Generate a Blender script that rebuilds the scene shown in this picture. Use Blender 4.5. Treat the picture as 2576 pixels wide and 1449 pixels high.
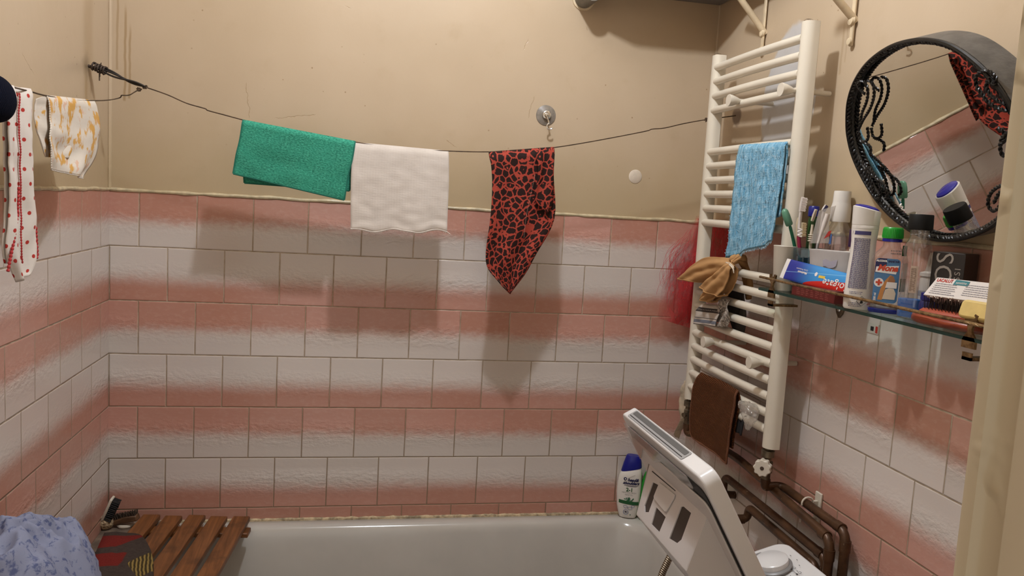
import bpy, bmesh, math, random
from mathutils import Vector, Matrix, noise
random.seed(7)
for _o in list(bpy.data.objects): bpy.data.objects.remove(_o)
SC = bpy.context.scene
COL = SC.collection
V = Vector
PI = math.pi
# ---------------------------------------------------------------- camera, light, exposure
W = 1.7175          # room width (left wall x=0, right wall x=W, back wall y=0)
ZT = 1.545          # top edge of the tiling
CAM = V((0.6530, -2.3608, 1.580))
YAW, PIT, ROL, FPX = 0.1978, -0.1081, 0.0583, 2021.6
_cy, _sy, _cp, _sp = math.cos(YAW), math.sin(YAW), math.cos(PIT), math.sin(PIT)
FW = V((_sy*_cp, _cy*_cp, _sp)); _r = V((_cy, -_sy, 0)); _u = _r.cross(FW)
RT = _r*math.cos(ROL) + _u*math.sin(ROL); UP = _u*math.cos(ROL) - _r*math.sin(ROL)
cd = bpy.data.cameras.new('camera'); cam = bpy.data.objects.new('camera', cd); COL.objects.link(cam)
cd.sensor_width = 36; cd.lens = FPX/2576*36; cd.clip_start = 0.02
m = Matrix((RT, UP, -FW)).transposed().to_4x4(); m.translation = CAM
cam.matrix_world = m
SC.camera = cam
wd = bpy.data.worlds.new('world'); SC.world = wd; wd.use_nodes = True
wd.node_tree.nodes['Background'].inputs[0].default_value = (1.0, 0.93, 0.84, 1)
wd.node_tree.nodes['Background'].inputs[1].default_value = 0.78
LAMP = V((0.87, -0.90, 2.74))
ld = bpy.data.lights.new('ceiling_bulb', 'POINT'); ld.energy = 50; ld.color = (0.86, 0.91, 1.0); ld.shadow_soft_size = 0.035
lo = bpy.data.objects.new('ceiling_bulb', ld); lo.location = LAMP; COL.objects.link(lo)
SC.view_settings.view_transform = 'Standard'; SC.view_settings.look = 'None'
SC.view_settings.gamma = 1; SC.view_settings.use_curve_mapping = False
SC.view_settings.exposure = 0.0

def ray(px, py): return RT*((px-1288)/FPX) + UP*((724.5-py)/FPX) + FW
def at(px, py, ax, val):
    d = ray(px, py); i = 'xyz'.index(ax); return CAM + d*((val-CAM[i])/d[i])
def onp(px, py, p, n):
    d = ray(px, py); return CAM + d*((V(p)-CAM).dot(n)/d.dot(n))

# ---------------------------------------------------------------- material helpers
class NT:
    def __init__(s, name):
        s.mat = bpy.data.materials.new(name); s.mat.use_nodes = True
        s.t = s.mat.node_tree; s.b = s.t.nodes['Principled BSDF']; s.out = s.t.nodes['Material Output']
    def n(s, typ, **kw):
        nd = s.t.nodes.new(typ)
        for k, v in kw.items(): setattr(nd, k, v)
        return nd
    def put(s, sock, v):
        if isinstance(v, bpy.types.NodeSocket): s.t.links.new(v, sock)
        elif isinstance(v, (tuple, list)) and len(v) == 3 and sock.type == 'RGBA': sock.default_value = (*v, 1)
        else: sock.default_value = v
    def m(s, op, *a):
        nd = s.n('ShaderNodeMath', operation=op)
        for i, v in enumerate(a): s.put(nd.inputs[i], v)
        return nd.outputs[0]
    def add(s, a, b): return s.m('ADD', a, b)
    def sub(s, a, b): return s.m('SUBTRACT', a, b)
    def mul(s, a, b): return s.m('MULTIPLY', a, b)
    def ss(s, x, lo, hi, a=0.0, b=1.0):
        nd = s.n('ShaderNodeMapRange', interpolation_type='SMOOTHSTEP')
        for i, v in enumerate((x, lo, hi, a, b)): s.put(nd.inputs[i], v)
        return nd.outputs[0]
    def co(s, kind='Object'): return s.n('ShaderNodeTexCoord').outputs[kind]
    def xyz(s, v):
        nd = s.n('ShaderNodeSeparateXYZ'); s.put(nd.inputs[0], v); return nd.outputs
    def vec(s, x, y, z=0.0):
        nd = s.n('ShaderNodeCombineXYZ')
        for i, v in enumerate((x, y, z)): s.put(nd.inputs[i], v)
        return nd.outputs[0]
    def scale(s, v, sc):
        nd = s.n('ShaderNodeVectorMath', operation='MULTIPLY'); s.put(nd.inputs[0], v); nd.inputs[1].default_value = sc; return nd.outputs[0]
    def noise(s, v, sc, det=3.0, rough=.55, dist=0.0, color=False):
        nd = s.n('ShaderNodeTexNoise'); s.put(nd.inputs['Vector'], v)
        nd.inputs['Scale'].default_value = sc; nd.inputs['Detail'].default_value = det
        nd.inputs['Roughness'].default_value = rough; nd.inputs['Distortion'].default_value = dist
        return nd.outputs['Color' if color else 'Fac']
    def vor(s, v, sc, feat='F1', rnd=1.0, out='Distance'):
        nd = s.n('ShaderNodeTexVoronoi', feature=feat); s.put(nd.inputs['Vector'], v)
        nd.inputs['Scale'].default_value = sc; nd.inputs['Randomness'].default_value = rnd
        return nd.outputs[out]
    def wn(s, v):
        nd = s.n('ShaderNodeTexWhiteNoise', noise_dimensions='3D'); s.put(nd.inputs['Vector'], v); return nd.outputs['Value']
    def mix(s, f, a, b):
        nd = s.n('ShaderNodeMix', data_type='RGBA'); s.put(nd.inputs[0], f); s.put(nd.inputs[6], a); s.put(nd.inputs[7], b); return nd.outputs[2]
    def bump(s, h, strength=.5, dist=.001):
        nd = s.n('ShaderNodeBump'); s.put(nd.inputs['Height'], h); nd.inputs['Strength'].default_value = strength
        nd.inputs['Distance'].default_value = dist; s.t.links.new(nd.outputs[0], s.b.inputs['Normal'])
    def set(s, **kw):
        names = dict(col='Base Color', rough='Roughness', metal='Metallic', spec='Specular IOR Level', sub='Subsurface Weight', sheen='Sheen Weight', coat='Coat Weight', alpha='Alpha', trans='Transmission Weight', ior='IOR')
        for k, v in kw.items(): s.put(s.b.inputs[names[k]], v)
        return s
def mat(name, col, rough=.5, metal=0.0, nscale=0, namt=.12, bump=0, bscale=200, **kw):
    N = NT(name)
    c = col
    if nscale:
        f = N.noise(N.co(), nscale, 4)
        c = N.mix(N.ss(f, .3, .7), tuple(x*(1-namt) for x in col), tuple(min(1, x*(1+namt)) for x in col))
    N.set(col=c, rough=rough, metal=metal, **kw)
    if bump: N.bump(N.noise(N.co(), bscale, 3), .6, bump)
    return N.mat
def clear(name, tint=(.93, .93, .92), base=.06, edge=.45, rough=.05, haze=0.0, hcol=(.8, .8, .8)):
    """thin clear plastic or glass: mostly see-through, glossy, denser where it turns edge-on"""
    N = NT(name); t = N.t
    tr = N.n('ShaderNodeBsdfTransparent'); tr.inputs[0].default_value = (*tint, 1)
    gl = N.n('ShaderNodeBsdfGlossy'); gl.inputs['Roughness'].default_value = rough; gl.inputs[0].default_value = (.95, .95, .95, 1)
    lw = N.n('ShaderNodeLayerWeight'); lw.inputs[0].default_value = .35
    f = N.add(N.mul(N.m('POWER', lw.outputs['Facing'], 2.0), edge), base)
    mx = N.n('ShaderNodeMixShader'); t.links.new(f, mx.inputs[0]); t.links.new(tr.outputs[0], mx.inputs[1]); t.links.new(gl.outputs[0], mx.inputs[2])
    last = mx
    if haze:
        df = N.n('ShaderNodeBsdfDiffuse'); df.inputs[0].default_value = (*hcol, 1)
        m2 = N.n('ShaderNodeMixShader'); m2.inputs[0].default_value = haze
        t.links.new(mx.outputs[0], m2.inputs[1]); t.links.new(df.outputs[0], m2.inputs[2]); last = m2
    t.links.new(last.outputs[0], N.out.inputs[0]); return N.mat

# ---------------------------------------------------------------- object helpers
def link(name, me, parent=None, mats=()):
    o = bpy.data.objects.new(name, me); COL.objects.link(o)
    for x in mats: me.materials.append(x)
    if parent is not None:
        o.parent = parent; o.matrix_parent_inverse = Matrix.Translation(-WLOC[parent.name]) if parent.name in WLOC else Matrix.Identity(4)
    return o
WLOC = {}
def tag(o, label=None, cat=None, group=None, kind=None):
    if label: o['label'] = label
    if cat: o['category'] = cat
    if group: o['group'] = group
    if kind: o['kind'] = kind
    return o
def thing(name, loc, label, cat, group=None):
    o = bpy.data.objects.new(name, None); COL.objects.link(o); o.location = loc; o.empty_display_size = .03
    WLOC[o.name] = V(loc); return tag(o, label, cat, group)
def mk(name, bm, mats, parent=None, ang=40, label=None, cat=None, kind=None, group=None, bevel=0, bseg=2, solid=0, sub=0, merge=True):
    if merge: bmesh.ops.remove_doubles(bm, verts=bm.verts, dist=1e-7)
    bmesh.ops.recalc_face_normals(bm, faces=bm.faces)
    me = bpy.data.meshes.new(name); bm.to_mesh(me); bm.free()
    if not isinstance(mats, (list, tuple)): mats = [mats]
    for p in me.polygons: p.use_smooth = True
    me.set_sharp_from_angle(angle=math.radians(ang))
    o = link(name, me, parent, mats)
    if bevel:
        b = o.modifiers.new('bevel', 'BEVEL'); b.width = bevel; b.segments = bseg; b.limit_method = 'ANGLE'; b.angle_limit = math.radians(35)
    if solid:
        b = o.modifiers.new('solid', 'SOLIDIFY'); b.thickness = solid; b.offset = 0
    if label and parent is None and cat:
        bb = [v.co.copy() for v in me.vertices]
        base = V(((min(p.x for p in bb)+max(p.x for p in bb))/2, (min(p.y for p in bb)+max(p.y for p in bb))/2, min(p.z for p in bb)))
        me.transform(Matrix.Translation(-base)); o.location = base; WLOC[o.name] = base
    if sub:
        b = o.modifiers.new('sub', 'SUBSURF'); b.levels = b.render_levels = sub
    return tag(o, label, cat, group, kind)
def B(): return bmesh.new()
def box(bm, lo, hi, M=None, mi=0):
    x0, y0, z0 = lo; x1, y1, z1 = hi
    P = [V((x, y, z)) for x in (x0, x1) for y in (y0, y1) for z in (z0, z1)]
    if M is not None: P = [M @ p for p in P]
    v = [bm.verts.new(p) for p in P]
    for f in ((0, 1, 3, 2), (4, 6, 7, 5), (0, 4, 5, 1), (2, 3, 7, 6), (0, 2, 6, 4), (1, 5, 7, 3)):
        bm.faces.new([v[i] for i in f]).material_index = mi
    return bm
def smoothpath(pts, n=6, closed=False):
    pts = [V(p) for p in pts]; out = []; N = len(pts)
    rng = range(N if closed else N-1)
    for i in rng:
        if closed: p0, p1, p2, p3 = pts[i-1], pts[i], pts[(i+1) % N], pts[(i+2) % N]
        else: p0, p1, p2, p3 = pts[max(0, i-1)], pts[i], pts[i+1], pts[min(N-1, i+2)]
        for k in range(n):
            t = k/n
            out.append(.5*((2*p1)+(p2-p0)*t+(2*p0-5*p1+4*p2-p3)*t*t+(3*p1-p0-3*p2+p3)*t**3))
    if not closed: out.append(pts[-1])
    return out
def fillet(pts, r, n=6):
    pts = [V(p) for p in pts]; out = [pts[0]]
    for i in range(1, len(pts)-1):
        a, b, c = pts[i-1], pts[i], pts[i+1]
        d1 = (a-b); d2 = (c-b); k = min(r, d1.length*.49, d2.length*.49)
        s, e = b+d1.normalized()*k, b+d2.normalized()*k
        for j in range(n+1):
            t = j/n; out.append(s*(1-t)**2+b*2*t*(1-t)+e*t*t)
    out.append(pts[-1]); return out
def tube(bm, pts, r, seg=10, closed=False, caps=True, mi=0, flat=None):
    pts = [V(p) for p in pts]; N = len(pts)
    rr = r if isinstance(r, (list, tuple)) else [r]*N
    rings = []; nrm = None
    for i, p in enumerate(pts):
        if closed: t = pts[(i+1) % N]-pts[i-1]
        else: t = pts[min(i+1, N-1)]-pts[max(i-1, 0)]
        if t.length < 1e-9: t = V((0, 0, 1))
        t.normalize()
        if nrm is None:
            nrm = t.orthogonal().normalized() if flat is None else (V(flat)-t*t.dot(V(flat))).normalized()
        nrm = (nrm-t*t.dot(nrm))
        nrm = nrm.normalized() if nrm.length > 1e-6 else t.orthogonal().normalized()
        bn = t.cross(nrm)
        ring = []
        for k in range(seg):
            a = 2*PI*k/seg
            ring.append(bm.verts.new(p+nrm*math.cos(a)*rr[i]+bn*math.sin(a)*rr[i]))
        rings.append(ring)
    for i in range(N if closed else N-1):
        A, C = rings[i], rings[(i+1) % N]
        for k in range(seg):
            bm.faces.new((A[k], A[(k+1) % seg], C[(k+1) % seg], C[k])).material_index = mi
    if caps and not closed:
        bm.faces.new(rings[0][::-1]).material_index = mi; bm.faces.new(rings[-1]).material_index = mi
    return bm
def rope(bm, pts, r, pitch, strands=2, seg=6, closed=False):
    """twisted bar: helical strands round a path"""
    pts = [V(p) for p in pts]; N = len(pts)
    L = [0]
    for i in range(1, N): L.append(L[-1]+(pts[i]-pts[i-1]).length)
    nrm = None; fr = []
    for i in range(N):
        t = (pts[(i+1) % N]-pts[i-1]) if closed else (pts[min(i+1, N-1)]-pts[max(i-1, 0)])
        t.normalize()
        if nrm is None: nrm = t.orthogonal().normalized()
        nrm = (nrm-t*t.dot(nrm)).normalized(); fr.append((nrm.copy(), t.cross(nrm)))
    for s in range(strands):
        q = []
        for i in range(N):
            a = 2*PI*(L[i]/pitch+s/strands)
            q.append(pts[i]+(fr[i][0]*math.cos(a)+fr[i][1]*math.sin(a))*r*.55)
        tube(bm, q, r*.62, seg)
    return bm
def resample(pts, step):
    pts = [V(p) for p in pts]; out = [pts[0]]; acc = 0
    for a, b in zip(pts, pts[1:]):
        L = (b-a).length; n = max(1, int(round(L/step)))
        for k in range(1, n+1): out.append(a.lerp(b, k/n))
    return out
def lathe(bm, prof, seg=28, M=None, mi=None):
    rings = []
    for j, (r, z) in enumerate(prof):
        ring = []
        for k in range(seg):
            a = 2*PI*k/seg; p = V((r*math.cos(a), r*math.sin(a), z)); ring.append(bm.verts.new(M @ p if M is not None else p))
        rings.append(ring)
    for j in range(len(rings)-1):
        for k in range(seg):
            f = bm.faces.new((rings[j][k], rings[j][(k+1) % seg], rings[j+1][(k+1) % seg], rings[j+1][k]))
            if mi: f.material_index = mi[j]
    f0 = bm.faces.new(rings[0][::-1]); f1 = bm.faces.new(rings[-1])
    if mi: f0.material_index = mi[0]; f1.material_index = mi[-1]
    return bm
def loft(bm, secs, seg=36, M=None, mi=None):
    """sections (z, half width, half depth, exponent, dx, dy[, tilt of z across x])"""
    rings = []
    for s in secs:
        z, a, b, e = s[:4]; dx = s[4] if len(s) > 4 else 0; dy = s[5] if len(s) > 5 else 0; tl = s[6] if len(s) > 6 else 0
        ring = []
        for k in range(seg):
            t = 2*PI*k/seg; c, sn = math.cos(t), math.sin(t)
            x = a*math.copysign(abs(c)**(2/e), c); y = b*math.copysign(abs(sn)**(2/e), sn)
            p = V((x+dx, y+dy, z+tl*x)); ring.append(bm.verts.new(M @ p if M is not None else p))
        rings.append(ring)
    for j in range(len(rings)-1):
        for k in range(seg):
            f = bm.faces.new((rings[j][k], rings[j][(k+1) % seg], rings[j+1][(k+1) % seg], rings[j+1][k]))
            if mi: f.material_index = mi[j]
    bm.faces.new(rings[0][::-1]); bm.faces.new(rings[-1])
    if mi: bm.faces.ensure_lookup_table(); bm.faces[-2].material_index = mi[0]; bm.faces[-1].material_index = mi[-1]
    return bm
def frame(o, ex, ey, ez=None):
    ex = V(ex).normalized(); ey = V(ey); ey = (ey-ex*ex.dot(ey)).normalized(); ez = ex.cross(ey)
    m_ = Matrix((ex, ey, ez)).transposed().to_4x4(); m_.translation = V(o); return m_
def axis_to(p, d):
    """matrix with local z along d, at p"""
    d = V(d).normalized(); x = d.orthogonal().normalized(); return frame(p, x, d.cross(x))
def prism(bm, poly, M, d, mi=0):
    """2D polygon in M's xy plane extruded d along its z"""
    a = [bm.verts.new(M @ V((x, y, 0))) for x, y in poly]; b = [bm.verts.new(M @ V((x, y, d))) for x, y in poly]
    n = len(poly)
    bm.faces.new(a[::-1]).material_index = mi; bm.faces.new(b).material_index = mi
    for i in range(n): bm.faces.new((a[i], a[(i+1) % n], b[(i+1) % n], b[i])).material_index = mi
    return bm
def rrect(w, h, r, n=5, cx=0, cy=0):
    out = []
    for sx, sy, a0 in ((1, 1, 0), (-1, 1, 90), (-1, -1, 180), (1, -1, 270)):
        for k in range(n+1):
            a = math.radians(a0+90*k/n); out.append((cx+sx*(w/2-r)+r*math.cos(a), cy+sy*(h/2-r)+r*math.sin(a)))
    return out
def text(name, s, size, mt, fn, parent, align='CENTER', shear=0, extrude=.00015, bold=0.0, spacing=1.0, label=None):
    """lettering as a thin mesh; fn(x, y) puts the flat letter plane onto the surface"""
    c = bpy.data.curves.new('t', 'FONT'); c.body = s; c.size = size; c.align_x = align; c.align_y = 'CENTER'
    c.shear = shear; c.offset = bold; c.space_character = spacing; c.resolution_u = 3
    o = bpy.data.objects.new('t', c); COL.objects.link(o)
    dg = bpy.context.evaluated_depsgraph_get(); me = bpy.data.meshes.new_from_object(o.evaluated_get(dg)); me.name = name
    bpy.data.objects.remove(o); bpy.data.curves.remove(c)
    me.materials.clear()
    for v in me.vertices: v.co = fn(v.co.x, v.co.y)
    q = link(name, me, parent, [mt]); 
    return tag(q, label)
def flatfn(o, ex, ey, off=.0004):
    ex, ey = V(ex).normalized(), V(ey).normalized(); n = ex.cross(ey); o = V(o)+n*off
    return lambda x, y: o+ex*x+ey*y
def curvefn(c, R, ef, z, off=.0004):
    """cylinder round vertical axis c, radius R, centred on facing direction ef"""
    ef = V((ef[0], ef[1], 0)).normalized(); ex = V((0, 0, 1)).cross(ef); c = V(c); r = R+off
    return lambda x, y: V((c.x, c.y, z+y))+ex*(r*math.sin(x/R))+ef*(r*math.cos(x/R))
def patch(fn, poly, name, mt, parent, sub=10):
    """flat printed shape laid on a surface through fn, subdivided so that it follows a curve"""
    xs = [p[0] for p in poly]; x0, x1 = min(xs), max(xs); bm = B()
    vs = [bm.verts.new((x, y, 0)) for x, y in poly]; bm.faces.new(vs)
    for k in range(1, sub):
        x = x0+(x1-x0)*k/sub
        bmesh.ops.bisect_plane(bm, geom=bm.verts[:]+bm.edges[:]+bm.faces[:], plane_co=(x, 0, 0), plane_no=(1, 0, 0))
    for v in bm.verts: v.co = fn(v.co.x, v.co.y)
    return mk(name, bm, mt, parent)
def disc2(r, n=20, cx=0, cy=0, ry=None): return [(cx+r*math.cos(2*PI*k/n), cy+(ry or r)*math.sin(2*PI*k/n)) for k in range(n)]
def rect2(x0, y0, x1, y1): return [(x0, y0), (x1, y0), (x1, y1), (x0, y1)]
def poly_at(pl, t):
    """point at fraction t of a polyline of 2D/3D points"""
    ls = [(b-a).length for a, b in zip(pl, pl[1:])]; tot = sum(ls); d = t*tot
    for (a, b), l in zip(zip(pl, pl[1:]), ls):
        if d <= l or (a, b) == (pl[-2], pl[-1]): return a.lerp(b, min(1, d/l if l else 0))
        d -= l
    return pl[-1]
def fnoise(*a): return noise.noise(V(a))
def sheet(bm, Lp, Rp, ax, val, nu, nv, disp, drop=None, back=0.0, gap=.004, uvs=None, toward=None, bdisp=None, bl=None, br=None):
    """hanging cloth: outline polylines (left, right; top to bottom) found in the cloth's own plane ax=val,
    folded over its line with a back flap of relative length back"""
    sm = lambda q: smoothpath([V((a, b, 0)) for a, b in q], 5) if len(q) > 2 else [V((a, b, 0)) for a, b in q]
    L, R = sm(Lp), sm(Rp)
    nrm = V((0, 0, 0)); nrm['xyz'.index(ax)] = -1 if ax == 'y' or val > .8 else 1
    g = lambda q: at(q.x, q.y, ax, val)
    top = [g(L[0].lerp(R[0], i/nu)) for i in range(nu+1)]
    if bl: LB, RB = sm(bl), sm(br)
    else: LB, RB = L, R
    rows = []
    if back:
        nb = max(2, int(nv*back))
        for j in range(nb, 0, -1):
            v = j/nb*(back if not bl else 1); row = []
            for i in range(nu+1):
                u = i/nu; p = g(poly_at(LB, v).lerp(poly_at(RB, v), u))
                d = (bdisp or disp)(u, v); k = min(1, j/nb*8)
                row.append((p-nrm*(gap*k)+nrm*d*.6, u, -v))
            rows.append(row)
    for j in range(nv+1):
        v = j/nv; row = []
        for i in range(nu+1):
            u = i/nu; p = g(poly_at(L, v).lerp(poly_at(R, v), u))
            k = min(1, v*nv/2.5)
            row.append((p+nrm*(gap*k+disp(u, v))+V((0, 0, drop(u, v) if drop else 0)), u, v))
        rows.append(row)
    wm = (top[0]-top[-1]).length; hm = (g(L[0])-g(L[-1])).length
    uvl = bm.loops.layers.uv.verify()
    vs = [[bm.verts.new(p) for p, _, _ in row] for row in rows]
    for j in range(len(rows)-1):
        for i in range(nu):
            f = bm.faces.new((vs[j][i], vs[j][i+1], vs[j+1][i+1], vs[j+1][i]))
            for lp, (jj, ii) in zip(f.loops, ((j, i), (j, i+1), (j+1, i+1), (j+1, i))):
                _, u, v = rows[jj][ii]; lp[uvl].uv = (u*wm, -v*hm)
    return bm, vs
# ---------------------------------------------------------------- materials of the room
def tile_mat(name, axis, sign, off):
    N = NT(name); c = N.co(); X = N.xyz(c)
    wob = N.mul(N.sub(N.noise(c, 9, 1), .5), .0016)
    u = N.add(N.m('MULTIPLY_ADD', X['XYZ'.index(axis)], sign, -off), wob)
    z = N.add(N.m('MULTIPLY_ADD', X[2], -1.0, ZT), wob)
    rz = N.m('DIVIDE', z, .15)
    row = N.m('FLOOR', rz); fv = N.sub(rz, row)
    even = N.sub(1.0, N.m('FLOORED_MODULO', row, 2.0))
    U = N.add(N.m('DIVIDE', u, .15), N.mul(even, .5)); iu = N.m('FLOOR', U); fu = N.sub(U, iu)
    idv = N.vec(iu, row, 3.0); rnd = N.wn(idv); rnd2 = N.wn(N.vec(iu, row, 9.0))
    eu = N.m('MINIMUM', fu, N.sub(1.0, fu)); ev = N.m('MINIMUM', fv, N.sub(1.0, fv)); e = N.m('MINIMUM', eu, ev)
    grout = N.ss(e, .006, .0105, 1.0, 0.0)
    v2 = N.vec(u, N.mul(z, 1.7), rnd)
    nz = N.noise(v2, 26, 4, .6); nf = N.noise(v2, 62, 3, .55)
    dv = N.add(N.add(N.mul(N.sub(nz, .5), .10), N.mul(N.sub(nf, .5), .14)), N.mul(N.sub(rnd, .5), .06))
    fvn = N.add(fv, dv)
    pe = N.ss(fvn, .36, .68, 1.0, 0.0); po = N.ss(fvn, .40, .78)
    pink = N.m('MAXIMUM', N.add(N.mul(pe, even), N.mul(po, N.sub(1.0, even))), N.m('GREATER_THAN', row, 5.5))
    pc = N.mix(rnd2, (.44, .212, .150), (.52, .272, .212)); wc = N.mix(rnd, (.565, .505, .455), (.625, .555, .505))
    col = N.mix(pink, wc, pc)
    col = N.mix(N.mul(N.ss(nf, .45, .75), .10), col, (.70, .55, .45))
    gcol = N.mix(N.ss(N.noise(c, 30, 3), .35, .65), (.30, .225, .145), (.46, .37, .265))
    gcol = N.mix(N.ss(X[2], .60, 1.30), (.235, .165, .10), gcol)
    col = N.mix(grout, col, gcol)
    N.set(col=col, rough=N.add(.15, N.mul(grout, .65)), spec=.5)
    band = N.ss(N.m('ABSOLUTE', N.sub(fv, .52)), .06, .34, 1.0, .10)
    h = N.add(N.mul(N.mul(N.add(N.mul(nz, .8), N.mul(nf, 1.5)), band), N.add(.4, N.mul(rnd2, .9))), N.add(N.ss(e, .004, .022, -.7, 0.0), N.mul(N.sub(fu, .5), N.mul(N.sub(rnd, .5), .8))))
    N.bump(h, 1.0, .0016)
    return N.mat
def plaster_mat(name, axis, extra=None):
    N = NT(name); c = N.co(); X = N.xyz(c); h1 = X['XYZ'.index(axis)]
    n1 = N.noise(c, 2.2, 4); n2 = N.noise(c, 9, 5, .6); n3 = N.noise(c, 60, 3)
    col = N.mix(N.ss(n1, .3, .7), (.465, .358, .240), (.510, .398, .275))
    col = N.mix(N.mul(N.ss(n2, .55, .75), .35), col, (.42, .315, .195))
    # brown fly specks
    sp = N.vor(c, 26, 'F1'); dens = N.ss(N.noise(c, 3.0, 2), .42, .58)
    col = N.mix(N.mul(N.mul(N.ss(sp, .036, .070, 1.0, 0.0), dens), .8), col, (.23, .14, .06))
    # yellowing over the tiles
    col = N.mix(N.mul(N.ss(N.add(X[2], N.mul(N.sub(n2, .5), .15)), ZT+.02, ZT+.28, 1.0, 0.0), .45), col, (.40, .30, .145))
    hgt = N.add(N.mul(n2, .8), N.mul(n3, .15)); rough = .30
    if extra: col, hgt = extra(N, c, X, col, hgt)
    N.set(col=col, rough=rough, spec=.45); N.bump(hgt, .35, .003)
    return N.mat
def streak(N, hx, X, col, xs, c, colr=(.30, .19, .08)):
    for (x0, z1, z0, wd, k) in xs:
        d = N.m('ABSOLUTE', N.add(N.sub(hx, x0), N.mul(N.sub(N.noise(c, 14, 2), .5), .008)))
        f = N.mul(N.ss(d, wd*.3, wd, 1.0, 0.0), N.mul(N.ss(X[2], z0, z0+.006), N.ss(X[2], z1-.05, z1, 1.0, 0.0)))
        col = N.mix(N.mul(f, k), col, colr)
    return col
def crack(N, hx, X, col, hgt, segs, c):
    for (a, b) in segs:
        L = math.hypot(b[0]-a[0], b[1]-a[1]); dx, dz = (b[0]-a[0])/L, (b[1]-a[1])/L
        wob = N.mul(N.sub(N.noise(c, 32, 3), .5), .022)
        px, pz = N.sub(hx, a[0]), N.sub(X[2], a[1])
        s = N.add(N.mul(px, dx), N.mul(pz, dz)); d = N.m('ABSOLUTE', N.add(N.sub(N.mul(px, -dz), N.mul(pz, -dx)), wob))
        f = N.mul(N.ss(d, .0004, .0013, 1.0, 0.0), N.mul(N.ss(s, 0, .01), N.ss(s, L-.01, L, 1.0, 0.0)))
        col = N.mix(N.mul(f, .55), col, (.30, .20, .09)); hgt = N.sub(hgt, N.mul(f, .5))
    return col, hgt
P = lambda px, py: (at(px, py, 'y', 0).x, at(px, py, 'y', 0).z)
def ex_back(N, c, X, col, hgt):
    col = streak(N, X[0], X, col, [(P(294, 90)[0], 2.1, P(294, 178)[1], .004, .5), (P(314, 120)[0], 2.05, P(314, 256)[1], .0045, .65), (P(326, 120)[0], 2.0, P(326, 250)[1], .004, .6)], c)
    segs = [(P(688, 298), P(796, 288)), (P(618, 205), P(628, 300)), (P(1330, 95), P(1318, 128)), (P(1475, 62), P(1482, 78)), (P(865, 12), P(885, 22)), (P(1120, 352), P(1150, 372)), (P(1345, 240), P(1330, 300))]
    return crack(N, X[0], X, col, hgt, segs, c)
PL = lambda px, py: (at(px, py, 'x', 0).y, at(px, py, 'x', 0).z)
def ex_left(N, c, X, col, hgt):
    a = PL(222, 165)
    col = streak(N, X[1], X, col, [(a[0]-.004, a[1], ZT+.17, .012, .55), (a[0]+.012, a[1]+.3, a[1]-.1, .05, .35)], c)
    d = N.m('SQRT', N.add(N.m('POWER', N.sub(X[1], a[0]), 2.0), N.m('POWER', N.sub(X[2], a[1]), 2.0)))
    col = N.mix(N.mul(N.ss(N.add(d, N.mul(N.sub(N.noise(c, 30, 3), .5), .05)), .004, .04, 1.0, 0.0), .75), col, (.20, .14, .08))
    return crack(N, X[1], X, col, hgt, [(PL(58, 130), PL(92, 195)), (PL(130, 455), PL(150, 478))], c)
PR = lambda px, py: (at(px, py, 'x', W).y, at(px, py, 'x', W).z)
def ex_right(N, c, X, col, hgt):
    # grey filler patch behind the towel rail
    y0, z0 = PR(1990, 230); y1, z1 = PR(1915, 390)
    nn = N.mul(N.sub(N.noise(c, 9, 4), .5), .10)
    d = N.m('SQRT', N.add(N.m('POWER', N.m('DIVIDE', N.sub(X[1], y0+.02), .13), 2.0), N.m('POWER', N.m('DIVIDE', N.sub(X[2], z0-.035), .21), 2.0)))
    f = N.ss(N.add(d, N.mul(nn, 4)), .93, 1.0, 1.0, 0.0)
    col = N.mix(f, col, N.mix(N.noise(c, 20, 3), (.44, .42, .40), (.54, .52, .50)))
    hgt = N.add(hgt, N.mul(f, N.add(.6, N.mul(N.noise(c, 40, 2), .7))))
    a = PR(1850, 292)
    d = N.m('SQRT', N.add(N.m('POWER', N.sub(X[1], a[0]), 2.0), N.m('POWER', N.sub(X[2], a[1]), 2.0)))
    col = N.mix(N.ss(N.add(d, nn), .012, .03, 1.0, 0.0), col, (.16, .10, .06))
    col = streak(N, X[1], X, col, [(PR(2115, 120)[0], 2.05, PR(2112, 190)[1], .006, .35), (PR(2125, 120)[0], 2.05, PR(2120, 160)[1], .004, .3)], c)
    return col, hgt
M_pb, M_pl, M_pr = plaster_mat('plaster_back', 'X', ex_back), plaster_mat('plaster_left', 'Y', ex_left), plaster_mat('plaster_right', 'Y', ex_right)
M_pf = plaster_mat('plaster_plain', 'X')
M_tb, M_tl, M_tr = tile_mat('tiles_back', 'X', 1.0, 0.0), tile_mat('tiles_left', 'Y', -1.0, 0.0), tile_mat('tiles_right', 'Y', -1.0, .007)
M_ridge = mat('cream_paint_ridge', (.52, .43, .27), .35, nscale=40, namt=.2, bump=.002, bscale=60)
M_seal = mat('sealant', (.42, .33, .20), .7, nscale=60, namt=.5, bump=.002, bscale=90)
M_ceil = mat('ceiling_paint', (.60, .56, .50), .6, nscale=3)
M_floor = mat('floor_tile', (.30, .22, .17), .4, nscale=5, namt=.2)
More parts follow.
